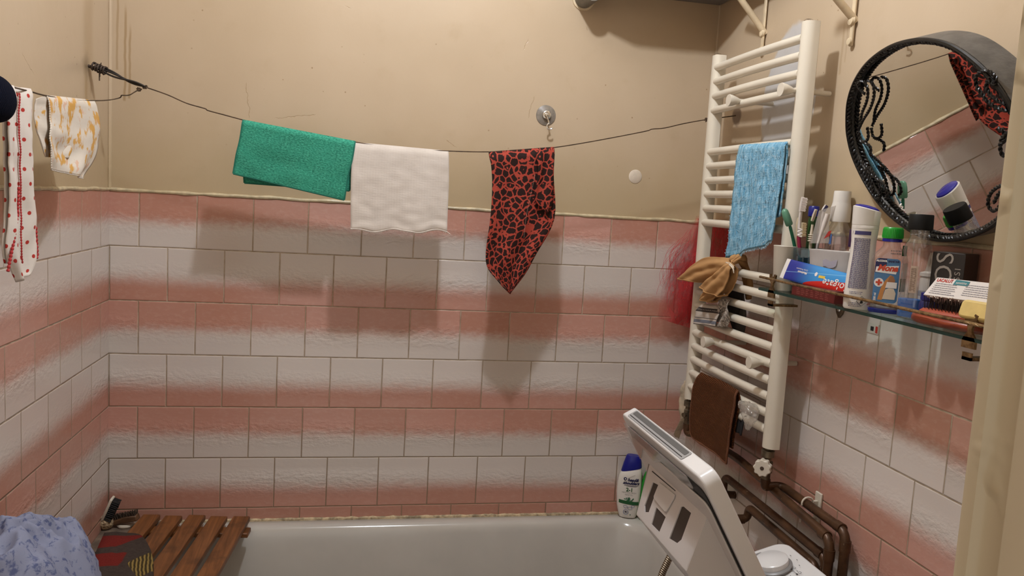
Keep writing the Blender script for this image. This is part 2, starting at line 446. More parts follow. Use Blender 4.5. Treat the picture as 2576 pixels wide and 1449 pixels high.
# ---------------------------------------------------------------- room shell
YF = -1.93; ZC = 2.90; T = .012
def struct(name, bm, m, parent=None, **k): return mk(name, bm, m, parent, kind='structure', **k)
wb = struct('wall_back', box(B(), (-.12, .0035, 0), (W+.12, .15, ZC)), M_pb)
wl = struct('wall_left', box(B(), (-.15, YF, 0), (-.0035, .0035, ZC)), M_pl)
wr = struct('wall_right', box(B(), (W+.0035, YF, 0), (W+.15, .0035, ZC)), M_pr)
struct('tile_panel', box(B(), (0, 0, 0), (W, .0034, ZT)), M_tb, wb)
struct('tile_panel', box(B(), (-.0034, YF, 0), (0, .0034, ZT)), M_tl, wl)
struct('tile_panel', box(B(), (W, YF, 0), (W+.0034, .0034, ZT)), M_tr, wr)
def ridge(name, a, b, parent, r=.0055, m=M_ridge, seed=0):
    a, b = V(a), V(b); n = 90; q = []; rr = []
    for i in range(n+1):
        t = i/n; p = a.lerp(b, t); w = fnoise(t*22, seed, 1); q.append(p+V((0, 0, .0025*w))); rr.append(r*(1+.55*fnoise(t*40, seed, 5)))
    return struct('paint_ridge', tube(B(), q, rr, 8), m, parent)
ridge('paint_ridge', (0, .001, ZT+.003), (W, .001, ZT+.003), wb, .0050)
ridge('paint_ridge', (-.001, YF, ZT+.003), (-.001, 0, ZT+.003), wl, .0048, seed=3)
ridge('paint_ridge', (W+.001, YF, ZT+.003), (W+.001, 0, ZT+.003), wr, .0046, seed=6)
# vertical run of paint in the corners
struct('paint_ridge', tube(B(), [(-.001, .002, ZT), (-.001, .002, ZC)], .006, 8), M_pf, wb)
struct('paint_ridge', tube(B(), [(W+.003, .003, ZT), (W+.003, .003, ZC)], .004, 8), M_pf, wb)
struct('floor', box(B(), (-.15, -3.2, -.1), (W+.6, .15, 0)), M_floor)
struct('ceiling', box(B(), (-.15, YF-.1, ZC), (W+.15, .15, ZC+.1)), M_ceil)
DX0, DX1 = .12, 1.049
bm = B(); box(bm, (-.15, YF-.10, 0), (DX0-.05, YF, ZC)); box(bm, (DX1+.05, YF-.10, 0), (W+.15, YF, ZC)); box(bm, (DX0-.05, YF-.10, 2.06), (DX1+.05, YF, ZC))
struct('wall_front', bm, M_pf)
# door frame: moulded jambs seen at the right edge
def jamb_mat():
    N = NT('cream_gloss_jamb'); c = N.co(); 
    n1 = N.noise(N.scale(c, (1, 1, .25)), 12, 3); n2 = N.noise(c, 26, 2, .4)
    col = N.mix(N.ss(n1, .3, .7), (.46, .37, .24), (.54, .45, .30))
    col = N.mix(N.mul(N.ss(n2, .62, .74), .5), col, (.36, .26, .14))
    N.set(col=col, rough=.33); N.bump(N.add(n1, N.mul(N.ss(n2, .58, .72), .8)), .6, .004); return N.mat
M_jamb = jamb_mat()
def jambpoly(s, x):
    q = [(.004, .112), (.001, .110), (0, .106), (0, .099), (.003, .096), (.005, .092), (.005, .080), (.003, .077), (.003, -.002), (.003, -.008), (.008, -.011), (.020, -.011), (.026, -.015), (.036, -.017), (.100, -.017), (.106, -.022), (.120, -.022), (.125, -.016), (.125, -.001), (.049, -.001), (.049, .11)]
    return [(x+s*a, YF-.10+b) for a, b in q]
bm = B()
prism(bm, jambpoly(1, DX1), Matrix.Identity(4), 2.06)
prism(bm, jambpoly(-1, DX0)[::-1], Matrix.Identity(4), 2.06)
box(bm, (DX0, YF-.10, 2.01), (DX1, YF+.01, 2.06))
struct('door_1', bm, M_jamb, ang=35)
# sealant along the bath
n = 160; q = []; rr = []
for i in range(n+1):
    t = i/n; q.append((.02+t*1.62, -.003, .607+.001*fnoise(t*60, 2, 2))); rr.append(.006*(1+.6*fnoise(t*80, 4, 1)))
struct('trim_1', tube(B(), q, rr, 7), M_seal)
# ---------------------------------------------------------------- bathtub
M_enamel = mat('white_enamel', (.50, .47, .42), .13, nscale=6, namt=.04, spec=.55)
M_chrome = mat('chrome', (.72, .70, .66), .18, 1.0)
def bath():
    bm = B(); rings = []
    spec = [(.003, 1.690, -.003, -.735, .02, .02), (.003, 1.690, -.003, -.735, .02, .575), (.002, 1.691, -.002, -.736, .025, .592), (.004, 1.688, -.004, -.733, .028, .602),
            (.012, 1.680, -.010, -.725, .04, .606), (.055, 1.60, -.036, -.690, .09, .606), (.064, 1.59, -.044, -.682, .095, .603), (.072, 1.58, -.051, -.675, .10, .594), (.080, 1.572, -.057, -.668, .11, .575),
            (.12, 1.56, -.075, -.650, .13, .44), (.20, 1.52, -.10, -.625, .15, .26), (.27, 1.47, -.14, -.585, .15, .20), (.36, 1.40, -.20, -.53, .12, .185)]
    n = 9
    for x0, x1, y1, y0, r, z in spec:
        ring = []
        for cx, cy, a0 in ((x1-r, y1-r, 0), (x0+r, y1-r, 90), (x0+r, y0+r, 180), (x1-r, y0+r, 270)):
            for k in range(n+1):
                a = math.radians(a0+90*k/n); ring.append(bm.verts.new((cx+r*math.cos(a), cy+r*math.sin(a), z)))
        rings.append(ring)
    for A, C in zip(rings, rings[1:]):
        for k in range(len(A)): bm.faces.new((A[k], A[(k+1) % len(A)], C[(k+1) % len(A)], C[k]))
    bm.faces.new(rings[0][::-1]); bm.faces.new(rings[-1])
    o = mk('bathtub', bm, M_enamel, ang=50, label='white enamelled bathtub along the tiled back wall', cat='bathtub')
    bm = B(); lathe(bm, [(.0, .187), (.028, .187), (.03, .190), (.022, .191), (.0, .1905)], 24, Matrix.Translation((1.28, -.37, 0)))
    mk('drain', bm, M_chrome, o)
    return o
bath()
# ---------------------------------------------------------------- slatted board over the bath
def wood_mat(name, c1, c2, sc=(60, 3.5, 60), rough=.45):
    N = NT(name); c = N.co(); oi = N.n('ShaderNodeObjectInfo').outputs['Random']
    v = N.scale(c, sc); sv = N.n('ShaderNodeVectorMath', operation='ADD'); N.put(sv.inputs[0], v); N.put(sv.inputs[1], N.vec(N.mul(oi, 37), 0, 0))
    n1 = N.noise(sv.outputs[0], 1.0, 5, .65, 1.2); n2 = N.noise(c, 14, 3)
    col = N.mix(N.ss(n1, .3, .72), c1, c2); col = N.mix(N.mul(N.ss(n2, .5, .75), .55), col, tuple(x*.35 for x in c1))
    N.set(col=col, rough=rough, spec=.4); N.bump(n1, .5, .0012); return N.mat
M_wood = wood_mat('varnished_board', (.105, .036, .009), (.235, .088, .026))
zb = .638
def board():
    cen = V((.20, -.40, .606)); t = thing('bath_board', cen, 'slatted wooden board laid across the left end of the bathtub', 'bath board')
    R_ = Matrix.Translation((.39, -.05, 0)) @ Matrix.Rotation(math.radians(-5.2), 4, 'Z')
    for k in range(5):
        x1 = -.062*k; bm = box(B(), (x1-.047, -.70, zb-.016), (x1, .012*random.random(), zb))
        mk('slat', bm, M_wood, t, bevel=.0025, bseg=2)
    for y in (-.035, -.60):
        bm = box(B(), (-.30, y-.045, .608), (.012, y, zb-.0162)); mk('batten', bm, M_wood, t, bevel=.003)
    for o in t.children:
        o.data.transform(R_)
board()
# ---------------------------------------------------------------- cloth materials
def cloth(name, fn, rough=.85, weave=900, bmp=.0004, sheen=.0, trans=0.0, wamt=.06):
    N = NT(name); uv = N.co('UV'); col, h = fn(N, uv)
    N.set(col=col, rough=rough, spec=.15, sheen=sheen)
    X = N.xyz(uv); wv = N.add(N.m('SINE', N.mul(X[0], weave)), N.m('SINE', N.mul(X[1], weave)))
    hh = N.add(N.mul(wv, wamt), h if h is not None else 0.0)
    N.bump(hh, .7, bmp)
    if trans:
        tr = N.n('ShaderNodeBsdfTranslucent'); N.put(tr.inputs[0], col)
        mx = N.n('ShaderNodeMixShader'); mx.inputs[0].default_value = trans
        N.t.links.new(N.b.outputs[0], mx.inputs[1]); N.t.links.new(tr.outputs[0], mx.inputs[2]); N.t.links.new(mx.outputs[0], N.out.inputs[0])
    return N.mat
def f_green(N, uv):
    n = N.noise(uv, 30, 4, .7); n2 = N.noise(N.scale(uv, (1, 2.2, 1)), 170, 3, .7)
    c = N.mix(N.ss(n2, .32, .68), (.014, .150, .098), (.075, .40, .265)); return N.mix(N.mul(N.ss(n, .35, .7), .5), c, (.035, .285, .185)), N.mul(n2, 2.4)
def f_white(N, uv):
    n = N.noise(N.scale(uv, (1, 6, 1)), 60, 4, .6); n2 = N.noise(uv, 14, 4)
    c = N.mix(N.ss(n2, .3, .7), (.66, .59, .52), (.72, .65, .58)); return N.mix(N.mul(N.ss(n, .5, .8), .3), c, (.52, .44, .36)), N.mul(n, 1.6)
def f_leo(N, uv):
    nz = N.noise(uv, 34, 3, color=True); sv = N.n('ShaderNodeVectorMath', operation='MULTIPLY_ADD'); N.put(sv.inputs[0], nz); sv.inputs[1].default_value = (.018, .018, .018); N.put(sv.inputs[2], uv)
    v = sv.outputs[0]
    d = N.vor(v, 54); d2 = N.vor(v, 54, 'DISTANCE_TO_EDGE'); n = N.noise(uv, 95, 2)
    blob = N.ss(N.add(d2, N.mul(N.sub(n, .5), .16)), .080, .105)
    hole = N.mul(N.ss(N.add(d, N.mul(N.sub(n, .5), .2)), .10, .15, 1.0, 0.0), N.ss(N.noise(uv, 30, 1), .46, .50))
    cut = N.ss(N.noise(v, 60, 1), .27, .31)
    dark = N.mul(blob, N.mul(cut, N.sub(1.0, hole)))
    red = N.mix(N.noise(uv, 20, 3), (.31, .040, .026), (.40, .068, .042)); return N.mix(dark, red, (.022, .010, .008)), None
def f_yel(N, uv):
    n = N.noise(uv, 24, 4, .6, .2); n2 = N.noise(uv, 48, 3)
    f = N.mul(N.ss(n, .52, .60), N.ss(n2, .36, .5)); c = N.mix(f, (.70, .63, .54), (.66, .37, .10))
    return N.mix(N.mul(N.ss(N.noise(uv, 34, 4, .6, .2), .60, .66), .55), c, (.68, .32, .16)), N.mul(N.noise(uv, 40, 3), 1.2)
def f_dots(N, uv):
    X = N.xyz(uv); s = .025
    a = N.m('DIVIDE', X[0], s); b = N.m('DIVIDE', X[1], s*1.0); rw = N.m('FLOOR', b)
    a = N.add(a, N.mul(N.m('FLOORED_MODULO', rw, 2.0), .5))
    fa = N.sub(N.sub(a, N.m('FLOOR', a)), .5); fb = N.sub(N.sub(b, rw), .5)
    d = N.m('SQRT', N.add(N.m('POWER', fa, 2.0), N.m('POWER', fb, 2.0)))
    return N.mix(N.ss(d, .125, .15, 1.0, 0.0), (.66, .60, .54), (.42, .04, .03)), None
def f_blue(N, uv):
    X = N.xyz(uv); n = N.noise(N.scale(uv, (1, .16, 1)), 130, 4, .7); n2 = N.noise(uv, 60, 4, .7)
    c = N.mix(N.ss(n, .35, .66), (.11, .30, .45), (.28, .49, .62)); c = N.mix(N.mul(N.ss(n2, .55, .68), .75), c, (.46, .60, .66))
    return N.mix(N.mul(N.ss(N.noise(uv, 90, 2), .66, .70), .9), c, (.045, .19, .36)), N.add(N.mul(n, 2.5), N.mul(n2, 2.5))
def f_brown(N, uv):
    X = N.xyz(uv); h = N.mul(N.m('SINE', N.mul(N.add(X[0], X[1]), 900)), N.m('SINE', N.mul(N.sub(X[0], N.mul(X[1], 2.0)), 620)))
    c = N.mix(N.ss(h, -.35, .3), (.040, .012, .004), (.170, .058, .018)); return c, N.mul(h, 2.5)
def f_tan(N, uv): return N.mix(N.noise(uv, 18, 3), (.36, .19, .075), (.46, .26, .11)), None
def f_strip(N, uv):
    X = N.xyz(uv); y = N.mul(X[1], -1.0)
    def bandm(a, b): return N.mul(N.ss(y, a, a+.0008), N.ss(y, b-.0008, b, 1.0, 0.0))
    c = N.mix(bandm(.012, .028), (.50, .44, .38), (.055, .045, .04)); c = N.mix(bandm(.046, .049), c, (.10, .09, .085)); c = N.mix(bandm(.053, .064), c, (.16, .17, .20)); c = N.mix(bandm(.068, .071), c, (.10, .09, .085))
    dash = N.mul(bandm(.018, .022), N.ss(N.m('SINE', N.mul(X[0], 900)), .2, .4)); return N.mix(dash, c, (.45, .40, .36)), None
M_green, M_white, M_leo, M_yel, M_dots = cloth('green_microfibre', f_green, bmp=.0010), cloth('white_gauze', f_white, trans=.12), cloth('leopard_cotton', f_leo, .8), cloth('yellow_print', f_yel, trans=.1), cloth('dotted_cotton', f_dots)
M_blue, M_brown, M_tan, M_strip = cloth('blue_rag_weave', f_blue, bmp=.0018), cloth('brown_net', f_brown, bmp=.0012), cloth('tan_jersey', f_tan), cloth('striped_cotton', f_strip)
M_hem = mat('green_hem', (.008, .15, .10), .8); M_redlace = mat('red_lace', (.40, .03, .03), .85); M_cream = mat('cream_lace', (.62, .52, .40), .9, bump=.001, bscale=300)
M_wire = mat('rusty_wire', (.075, .045, .025), .55, .4, nscale=60, namt=.4); M_cable = mat('black_cable', (.016, .012, .010), .45)
# ---------------------------------------------------------------- clothes line
YL = -.17
def line_y(p): return at(p[0], p[1], 'y', YL)
KN = line_y((365, 219))
wirepx = [(365, 219), (420, 238), (470, 260), (515, 273), (523, 278), (560, 288), (612, 302), (660, 314), (760, 336), (890, 357), (1000, 373), (1130, 380), (1230, 382), (1310, 377), (1395, 371), (1500, 354), (1620, 331), (1640, 325), (1672, 322), (1720, 311), (1776, 301)]
wl_pts = [line_y(p) for p in wirepx]; hookR = at(1851, 291, 'x', W); anchorL = at(226, 163, 'x', 0)
sidepx = [(352, 224), (338, 232), (328, 238), (318, 240), (306, 240), (303, 245), (290, 249), (270, 252), (240, 253), (180, 251), (112, 240), (75, 230), (0, 211)]
def clothesline():
    t = thing('clothesline', anchorL, 'thin rusty wire clothesline strung between the side walls and tied with black cable', 'clothesline')
    mk('line_wire', tube(B(), smoothpath(wl_pts+[hookR], 4), .0014, 6), M_wire, t)
    sp = []
    for i, p in enumerate(sidepx):
        k = i/(len(sidepx)-1); X_ = KN.x+(.10-KN.x)*min(1, k*2.2); sp.append(at(p[0], p[1], 'x', X_))
    sp.append(V((.10, YF+.02, sp[-1].z-.02)))
    mk('side_wire', tube(B(), smoothpath(sp, 4), .0014, 6), M_wire, t)
    a = line_y((248, 176)); a = anchorL.lerp(KN, .14)
    for s, off in ((1, .0035), (-1, -.003), (.3, .001)):
        pts = [a.lerp(KN, k/10)+V((.1, 0, .3)).normalized()*off*math.sin(k/10*PI*1.9+.3*s)*1.3+V((0, .002*s, .0015*s)) for k in range(11)]
        mk('tie_cable', tube(B(), smoothpath(pts, 3), .0023, 8), M_cable, t)
    bm = B()
    for k in range(5):
        rr = .006+.002*random.random(); c = anchorL.lerp(KN, .05+.05*k); ax = (KN-anchorL).normalized(); u_ = ax.orthogonal(); v_ = ax.cross(u_)
        tube(bm, [c+ax*(.004*j/10)+(u_*math.cos(j*.66)+v_*math.sin(j*.66))*rr for j in range(12)], .0022, 6)
    tube(bm, [anchorL+V((-.02, 0, 0)), anchorL+V((.03, 0, -.010))], .004, 8)
    for q in ((255, 158), (242, 161)): tube(bm, [anchorL.lerp(KN, .16), line_y(q)], .0011, 5)
    for q in ((251, 193), (250, 203)): tube(bm, [anchorL.lerp(KN, .17), line_y(q)], .0016, 5)
    mk('wall_tie', bm, mat('old_wire_tangle', (.05, .032, .022), .6, .2, nscale=90, namt=.5), t)
    for nm, c0 in (('wire_knot', KN), ('wire_knot', line_y((350, 225))), ('wire_knot', line_y((1777, 301)))):
        bm = B()
        for k in range(4):
            a0 = random.random()*6; u_ = V((math.cos(a0), .5*math.sin(a0), math.sin(a0))); w_ = u_.orthogonal().normalized()
            tube(bm, [c0+V((random.uniform(-.002, .002), 0, random.uniform(-.002, .002)))+(u_*math.cos(j*.6)+w_*math.sin(j*.6))*.0045 for j in range(11)], .0011, 5)
        mk(nm, bm, M_wire, t)
clothesline()
# ---------------------------------------------------------------- cloths on the line
def hang(name, L, R, ax, val, nu, nv, disp, mt, label, cat, solid=.0016, **k):
    bm, vs = sheet(B(), L, R, ax, val, nu, nv, disp, **k)
    o = mk(name, bm, mt, None, 60, label, cat, solid=solid, merge=False)
    off = WLOC[o.name]; me = o.data
    nc = nu+1
    rows = [[me.vertices[j*nc+i].co+off for i in range(nc)] for j in range(len(me.vertices)//nc)]
    return o, rows
def edge_of(rows, which, j0=0):
    if which == 'L': return [r[0] for r in rows[j0:]]
    if which == 'R': return [r[-1] for r in rows[j0:]]
    return rows[-1]
o, rw = hang('green_cloth', [(612, 302), (605, 350), (596, 390), (588, 437)], [(893, 356), (886, 400), (876, 440), (866, 503)], 'y', YL, 44, 40,
     lambda u, v: .004*math.sin(u*9+v*2)*v+.003*fnoise(u*5, v*4, 1)*(v+.2)-.004*(1-abs(2*u-1))*v, M_green,
     'folded green microfibre cloth with dark hem pegged over the wire', 'cleaning cloth', solid=.003, back=1, gap=.007,
     bl=[(612, 302), (610, 380), (614, 460)], br=[(893, 356), (888, 430), (879, 480)])
nb = len(rw)-41
mk('hem', tube(tube(tube(B(), edge_of(rw, 'L', nb), .0024, 6), edge_of(rw, 'R', nb), .0024, 6), rw[-1], .0024, 6), M_hem, o, label='dark green hem')
mk('hem', tube(tube(tube(B(), [r[0] for r in rw[:nb]], .0024, 6), [r[-1] for r in rw[:nb]], .0024, 6), rw[0], .0024, 6), M_hem, o, label='dark green hem')
def frayed(i, n): return 0
o, rw = hang('white_cloth', [(891, 358), (884, 420), (882, 500), (882, 578)], [(1128, 380), (1129, 450), (1126, 530), (1124, 582)], 'y', YL, 40, 40,
     lambda u, v: .004*math.sin(u*11+1)*v*.6+.0022*fnoise(u*7, v*9, 8)*(.3+v)+.0014*math.sin(v*40+6*fnoise(u*3, v*3, 4))*max(0, v-.75)*3, M_white,
     'white gauze cloth with frayed lower edge hanging on the wire', 'cloth', drop=lambda u, v: (.0035*math.sin(u*15+1)+.004*fnoise(u*6, 3, 1))*v**5, back=.96, gap=.006)
bm = B(); bt = rw[-1]
for i, p in enumerate(bt[:-1]):
    q = bt[i+1]
    for k in range(4):
        s = p.lerp(q, k/4); tube(bm, [s, s+V((random.uniform(-.002, .002), random.uniform(-.001, .001), -random.uniform(.001, .005)))], .0004, 4)
rr = [.0018+.0008*random.random() for _ in bt]; tube(bm, bt, rr, 6)
tube(bm, smoothpath([bt[-1], bt[-1]+V((.006, 0, -.004)), bt[-1]+V((.009, 0, -.006))], 3), .0012, 5)
mk('frayed_edge', bm, M_white, o)
o, rw = hang('leopard_scarf', [(1229, 382), (1236, 450), (1232, 540), (1220, 655), (1250, 705), (1281, 738)], [(1394, 370), (1390, 440), (1391, 550), (1345, 640), (1318, 690), (1281, 738)], 'y', YL, 46, 60,
     lambda u, v: .008*math.sin(u*13+v*3.5)*min(1, v*1.6)*(1-v*.6)+.004*fnoise(u*6, v*5, 2)*v, M_leo,
     'red and black leopard print scarf hanging to a point from the wire', 'scarf', back=1, gap=.012,
     bl=[(1229, 382), (1240, 430), (1245, 500)], br=[(1394, 370), (1392, 470), (1388, 560)])
st = mat('pale_stitching', (.50, .36, .30), .9)
def stitch(px, y0):
    bm = B(); pts = resample(smoothpath([onp(*p, (0, y0, 0), (0, 1, 0)) for p in px], 6), .0016)
    for i in range(0, len(pts)-2, 2): tube(bm, [pts[i]+V((.0006, 0, 0)), pts[i+1]+V((-.0006, 0, 0))], .00045, 4)
    return bm
mk('seam', stitch([(1346, 440), (1333, 500), (1323, 550), (1318, 600)], YL-.022), st, o, label='pale zigzag seam')
mk('seam', stitch([(1222, 668), (1250, 700), (1275, 728)], YL-.014), st, o, label='pale zigzag seam')
mk('fold_flap', sheet(B(), [(1348, 384), (1352, 440), (1345, 500), (1375, 536)], [(1393, 371), (1391, 440), (1390, 510), (1376, 537)], 'y', YL-.022, 14, 24, lambda u, v: .004*math.sin(u*7+v*4))[0], M_leo, o, solid=.0014)
# yellow print cloth and dotted garment on the side wire (plane x = .1)
XS = .10
o, rw = hang('yellow_print_cloth', [(117, 240), (121, 300), (117, 350), (124, 425)], [(237, 253), (246, 320), (240, 390), (211, 449)], 'x', XS, 36, 40,
     lambda u, v: .005*math.sin(u*8+v*3)*v+.005*fnoise(u*5, v*5, 7)*(.2+v), M_yel, 'white kerchief with yellow and orange flower print by the left corner', 'cloth', back=1, gap=.003,
     bl=[(92, 245), (92, 320), (118, 395)], br=[(230, 252), (225, 330), (190, 400)])
lace = mat('white_picot', (.68, .62, .54), .9)
nb = len(rw)-41
def beads(bm, pts, r, step):
    q = resample(pts, step/4); rr = [r*(.55+.6*abs(math.sin(i*PI/4))) for i in range(len(q))]; return tube(bm, q, rr, 6)
mk('picot_trim', beads(beads(B(), [r[0] for r in rw[nb:]], .0014, .0042), rw[-1], .0012, .0042), lace, o)
o, rw = hang('dotted_garment', [(20, 214), (14, 300), (18, 420), (22, 530), (20, 640), (45, 710)], [(86, 226), (88, 330), (90, 450), (92, 560), (86, 660), (72, 690)], 'x', XS, 30, 70,
     lambda u, v: .005*math.sin(u*10+.8*math.sin(v*5))-.004+.003*fnoise(u*4, v*9, 3), M_dots, 'white garment with red dots and red lace hanging long on the left wire', 'garment', back=.9, gap=.004)
nb = len(rw)-71
mid = [r[14]+V((.004, 0, 0)) for r in rw[nb+2:-6]]
mk('lace_trim', beads(B(), mid, .0015, .0045), M_redlace, o, label='red picot lace down the middle')
mk('lace_trim', beads(B(), [onp(*p, (XS+.004, 0, 0), (1, 0, 0)) for p in ((47, 470), (44, 540), (34, 610), (24, 660), (20, 683))], .0026, .0065), M_redlace, o, label='red picot lace on the left edge')
mk('lace_trim', beads(B(), [onp(*p, (XS+.004, 0, 0), (1, 0, 0)) for p in ((90, 570), (92, 610), (94, 640), (92, 650))], .0026, .0065), M_redlace, o, label='red picot lace on the right edge')
# dark navy knitted cap
def cap():
    c = onp(-15, 247, (.118, 0, 0), (1, 0, 0)); bm = B(); nu, nv = 36, 22; vs = []
    for j in range(nv+1):
        ph = PI*j/nv; row = []
        for i in range(nu):
            th = 2*PI*i/nu; q = V((.022*math.sin(ph)*math.cos(th), .058*math.sin(ph)*math.sin(th), .036*math.cos(ph)))
            q *= 1+.10*fnoise(q.x*18, q.y*18, q.z*18); row.append(bm.verts.new(c+q))
        vs.append(row)
    for j in range(nv):
        for i in range(nu):
            try: bm.faces.new((vs[j][i], vs[j][(i+1) % nu], vs[j+1][(i+1) % nu], vs[j+1][i]))
            except ValueError: pass
    bmesh.ops.remove_doubles(bm, verts=bm.verts, dist=1e-5)
    N = NT('navy_knit'); cc = N.co(); X = N.xyz(cc); h = N.mul(N.m('SINE', N.mul(X[2], 1500)), N.m('SINE', N.mul(X[1], 1500)))
    N.set(col=N.mix(N.ss(h, -.5, .5), (.003, .004, .009), (.008, .009, .018)), rough=.95, spec=.04); N.bump(h, .5, .0006)
    o = mk('knitted_cap', bm, N.mat, None, 80, 'dark navy knitted cap hanging at the far left edge of the side wire', 'cap')
cap()
# ---------------------------------------------------------------- suction hook and wall button on the plaster
def hook():
    c = at(1374, 290, 'y', 0)+V((0, .003, 0)); t = thing('suction_hook', c, 'grey suction cup with a small metal hook on the cream wall', 'wall hook')
    Mx = axis_to(c, (0, -1, 0)) @ Matrix.Scale(1.12, 4, (0, 1, 0))
    mk('suction_cup', lathe(B(), [(.0, 0), (.030, .0), (.0295, .0015), (.022, .004), (.014, .0065), (.0125, .010), (.0, .010)], 40, axis_to(c, (0, -1, 0))), mat('grey_rubber', (.22, .19, .155), .3, nscale=90, namt=.15), t)
    mk('collar', lathe(B(), [(.0, .0095), (.0125, .0095), (.0125, .013), (.0095, .0145), (.007, .0142), (.0, .0142)], 28, axis_to(c, (0, -1, 0))), M_chrome, t)
    mk('knob', lathe(B(), [(.0, .014), (.0045, .0145), (.006, .018), (.0045, .0215), (.0, .023)], 20, axis_to(c, (0, -1, 0))), M_chrome, t)
    p0 = c+V((0, -.018, -.003)); pts = [p0, p0+V((.003, -.004, -.012)), p0+V((.005, -.006, -.022))]
    ring = [p0+V((.007, -.008, -.031))+V((math.cos(a)*.0085, -.002, math.sin(a)*.0085)) for a in [math.radians(x) for x in range(100, 345, 18)]]
    mk('hook', tube(B(), smoothpath(pts+ring, 3), .0022, 8), M_chrome, t)
hook()
c = at(1599, 444, 'y', 0)+V((0, .0035, 0))
mk('cover_disc', lathe(B(), [(.0, -.001), (.0205, -.001), (.021, .001), (.019, .0022), (.0, .0026)], 36, axis_to(c, (0, -1, 0))), mat('filler_disc', (.62, .53, .42), .6, nscale=50, namt=.08, bump=.001, bscale=80), None, 40, 'round pale cover disc painted on the wall right of the suction hook', 'cover disc')
# ---------------------------------------------------------------- laundry, mat and brushes in the left corner
def laundry_mat():
    N = NT('blue_flower_cotton'); c = N.co(); n = N.noise(c, 48, 4, .7, .6); n2 = N.noise(N.scale(c, (1, 1, 1)), 90, 2)
    f = N.mul(N.ss(n, .50, .60), N.ss(n2, .38, .56)); col = N.mix(f, (.24, .26, .36), (.10, .12, .23))
    N.set(col=col, rough=.9, spec=.1); N.bump(N.noise(c, 260, 2), .4, .0006); return N.mat
def laundry():
    # stool that carries the pile, below the frame
    st_ = thing('stool', (.17, -.93, 0), 'low wooden stool standing beside the bathtub under the blue garment', 'stool')
    mk('seat', box(B(), (.01, -1.14, .61), (.30, -.760, .6385)), M_wood, st_, bevel=.006)
    for x in (.03, .255):
        for y in (-1.12, -.805): mk('leg', box(B(), (x, y, 0), (x+.035, y+.035, .6098)), M_wood, st_, bevel=.003)
    sil = [at(x, y, 'y', -.88) for x, y in ((0, 1265), (60, 1267), (110, 1279), (150, 1275), (190, 1272), (225, 1292), (252, 1335), (262, 1378), (252, 1425), (240, 1480))]
    nu, nv = 80, 70; bm = B(); vs = []
    xs0, xs1 = .006, .245
    def top(x):
        # silhouette height as a function of x along the pile
        for a, b in zip(sil[:8], sil[1:8]):
            if a.x <= x <= b.x: return a.z+(b.z-a.z)*(x-a.x)/max(1e-6, b.x-a.x)
        return sil[0].z if x < sil[0].x else sil[7].z-(x-sil[7].x)*6
    for j in range(nv+1):
        row = []
        for i in range(nu+1):
            u, v = i/nu, j/nv
            a = u*PI*2; rr = v
            # rounded mound, folds run across it
            cx, cy = .118, -.90; rx, ry = .112, .20
            x = cx+rx*math.sin(min(1, rr)*PI/2)*math.cos(a); y = cy+ry*math.sin(min(1, rr)*PI/2)*math.sin(a)
            h = math.cos(rr*PI/2)**.55 if rr < 1 else 0
            zt = .6405+h*(min(top(x), .97)+.015-.6405)
            q = V((x, y, zt))
            w = .9*(1-.6*h*0)
            wx, wy = x+.03*fnoise(x*9, y*9, 1), y+.03*fnoise(x*9, y*9, 5); fold = .030*(.6-abs(fnoise(wx*9+wy*5, wy*7, 3.3))*2.2)+.026*(.5-abs(fnoise(wx*19-wy*10, wy*15, 1.7))*2.2)+.006*(.5-abs(fnoise(wx*50, wy*44, 2))*2)
            k = (min(1, (1-rr)*6)*.4+.6*h)*(1-math.exp(-(rr/.07)**2)*.0)
            q.z += fold*k-.008; o_ = .016*(.5-abs(fnoise(y*16, q.z*9+x*12, 4))*2.4)*(1-h*.6); o_ *= min(1, rr*5); q.x += o_*math.cos(a); q.y += o_*1.5*math.sin(a)
            q.x = max(.004, q.x); q.z = max(.6405, q.z); row.append(bm.verts.new(q))
        vs.append(row)
    for j in range(nv):
        for i in range(nu):
            try: bm.faces.new((vs[j][i], vs[j][i+1], vs[j+1][i+1], vs[j+1][i]))
            except ValueError: pass
    bmesh.ops.remove_doubles(bm, verts=bm.verts, dist=1e-5)
    o = mk('crumpled_garment', bm, laundry_mat(), None, 80, 'crumpled pale blue garment with small blue flowers piled at the bottom left', 'garment')
    # a loose lapped corner lying over the pile
    pts = [(100, 1440), (150, 1415), (195, 1395), (222, 1400), (215, 1440)]
laundry()
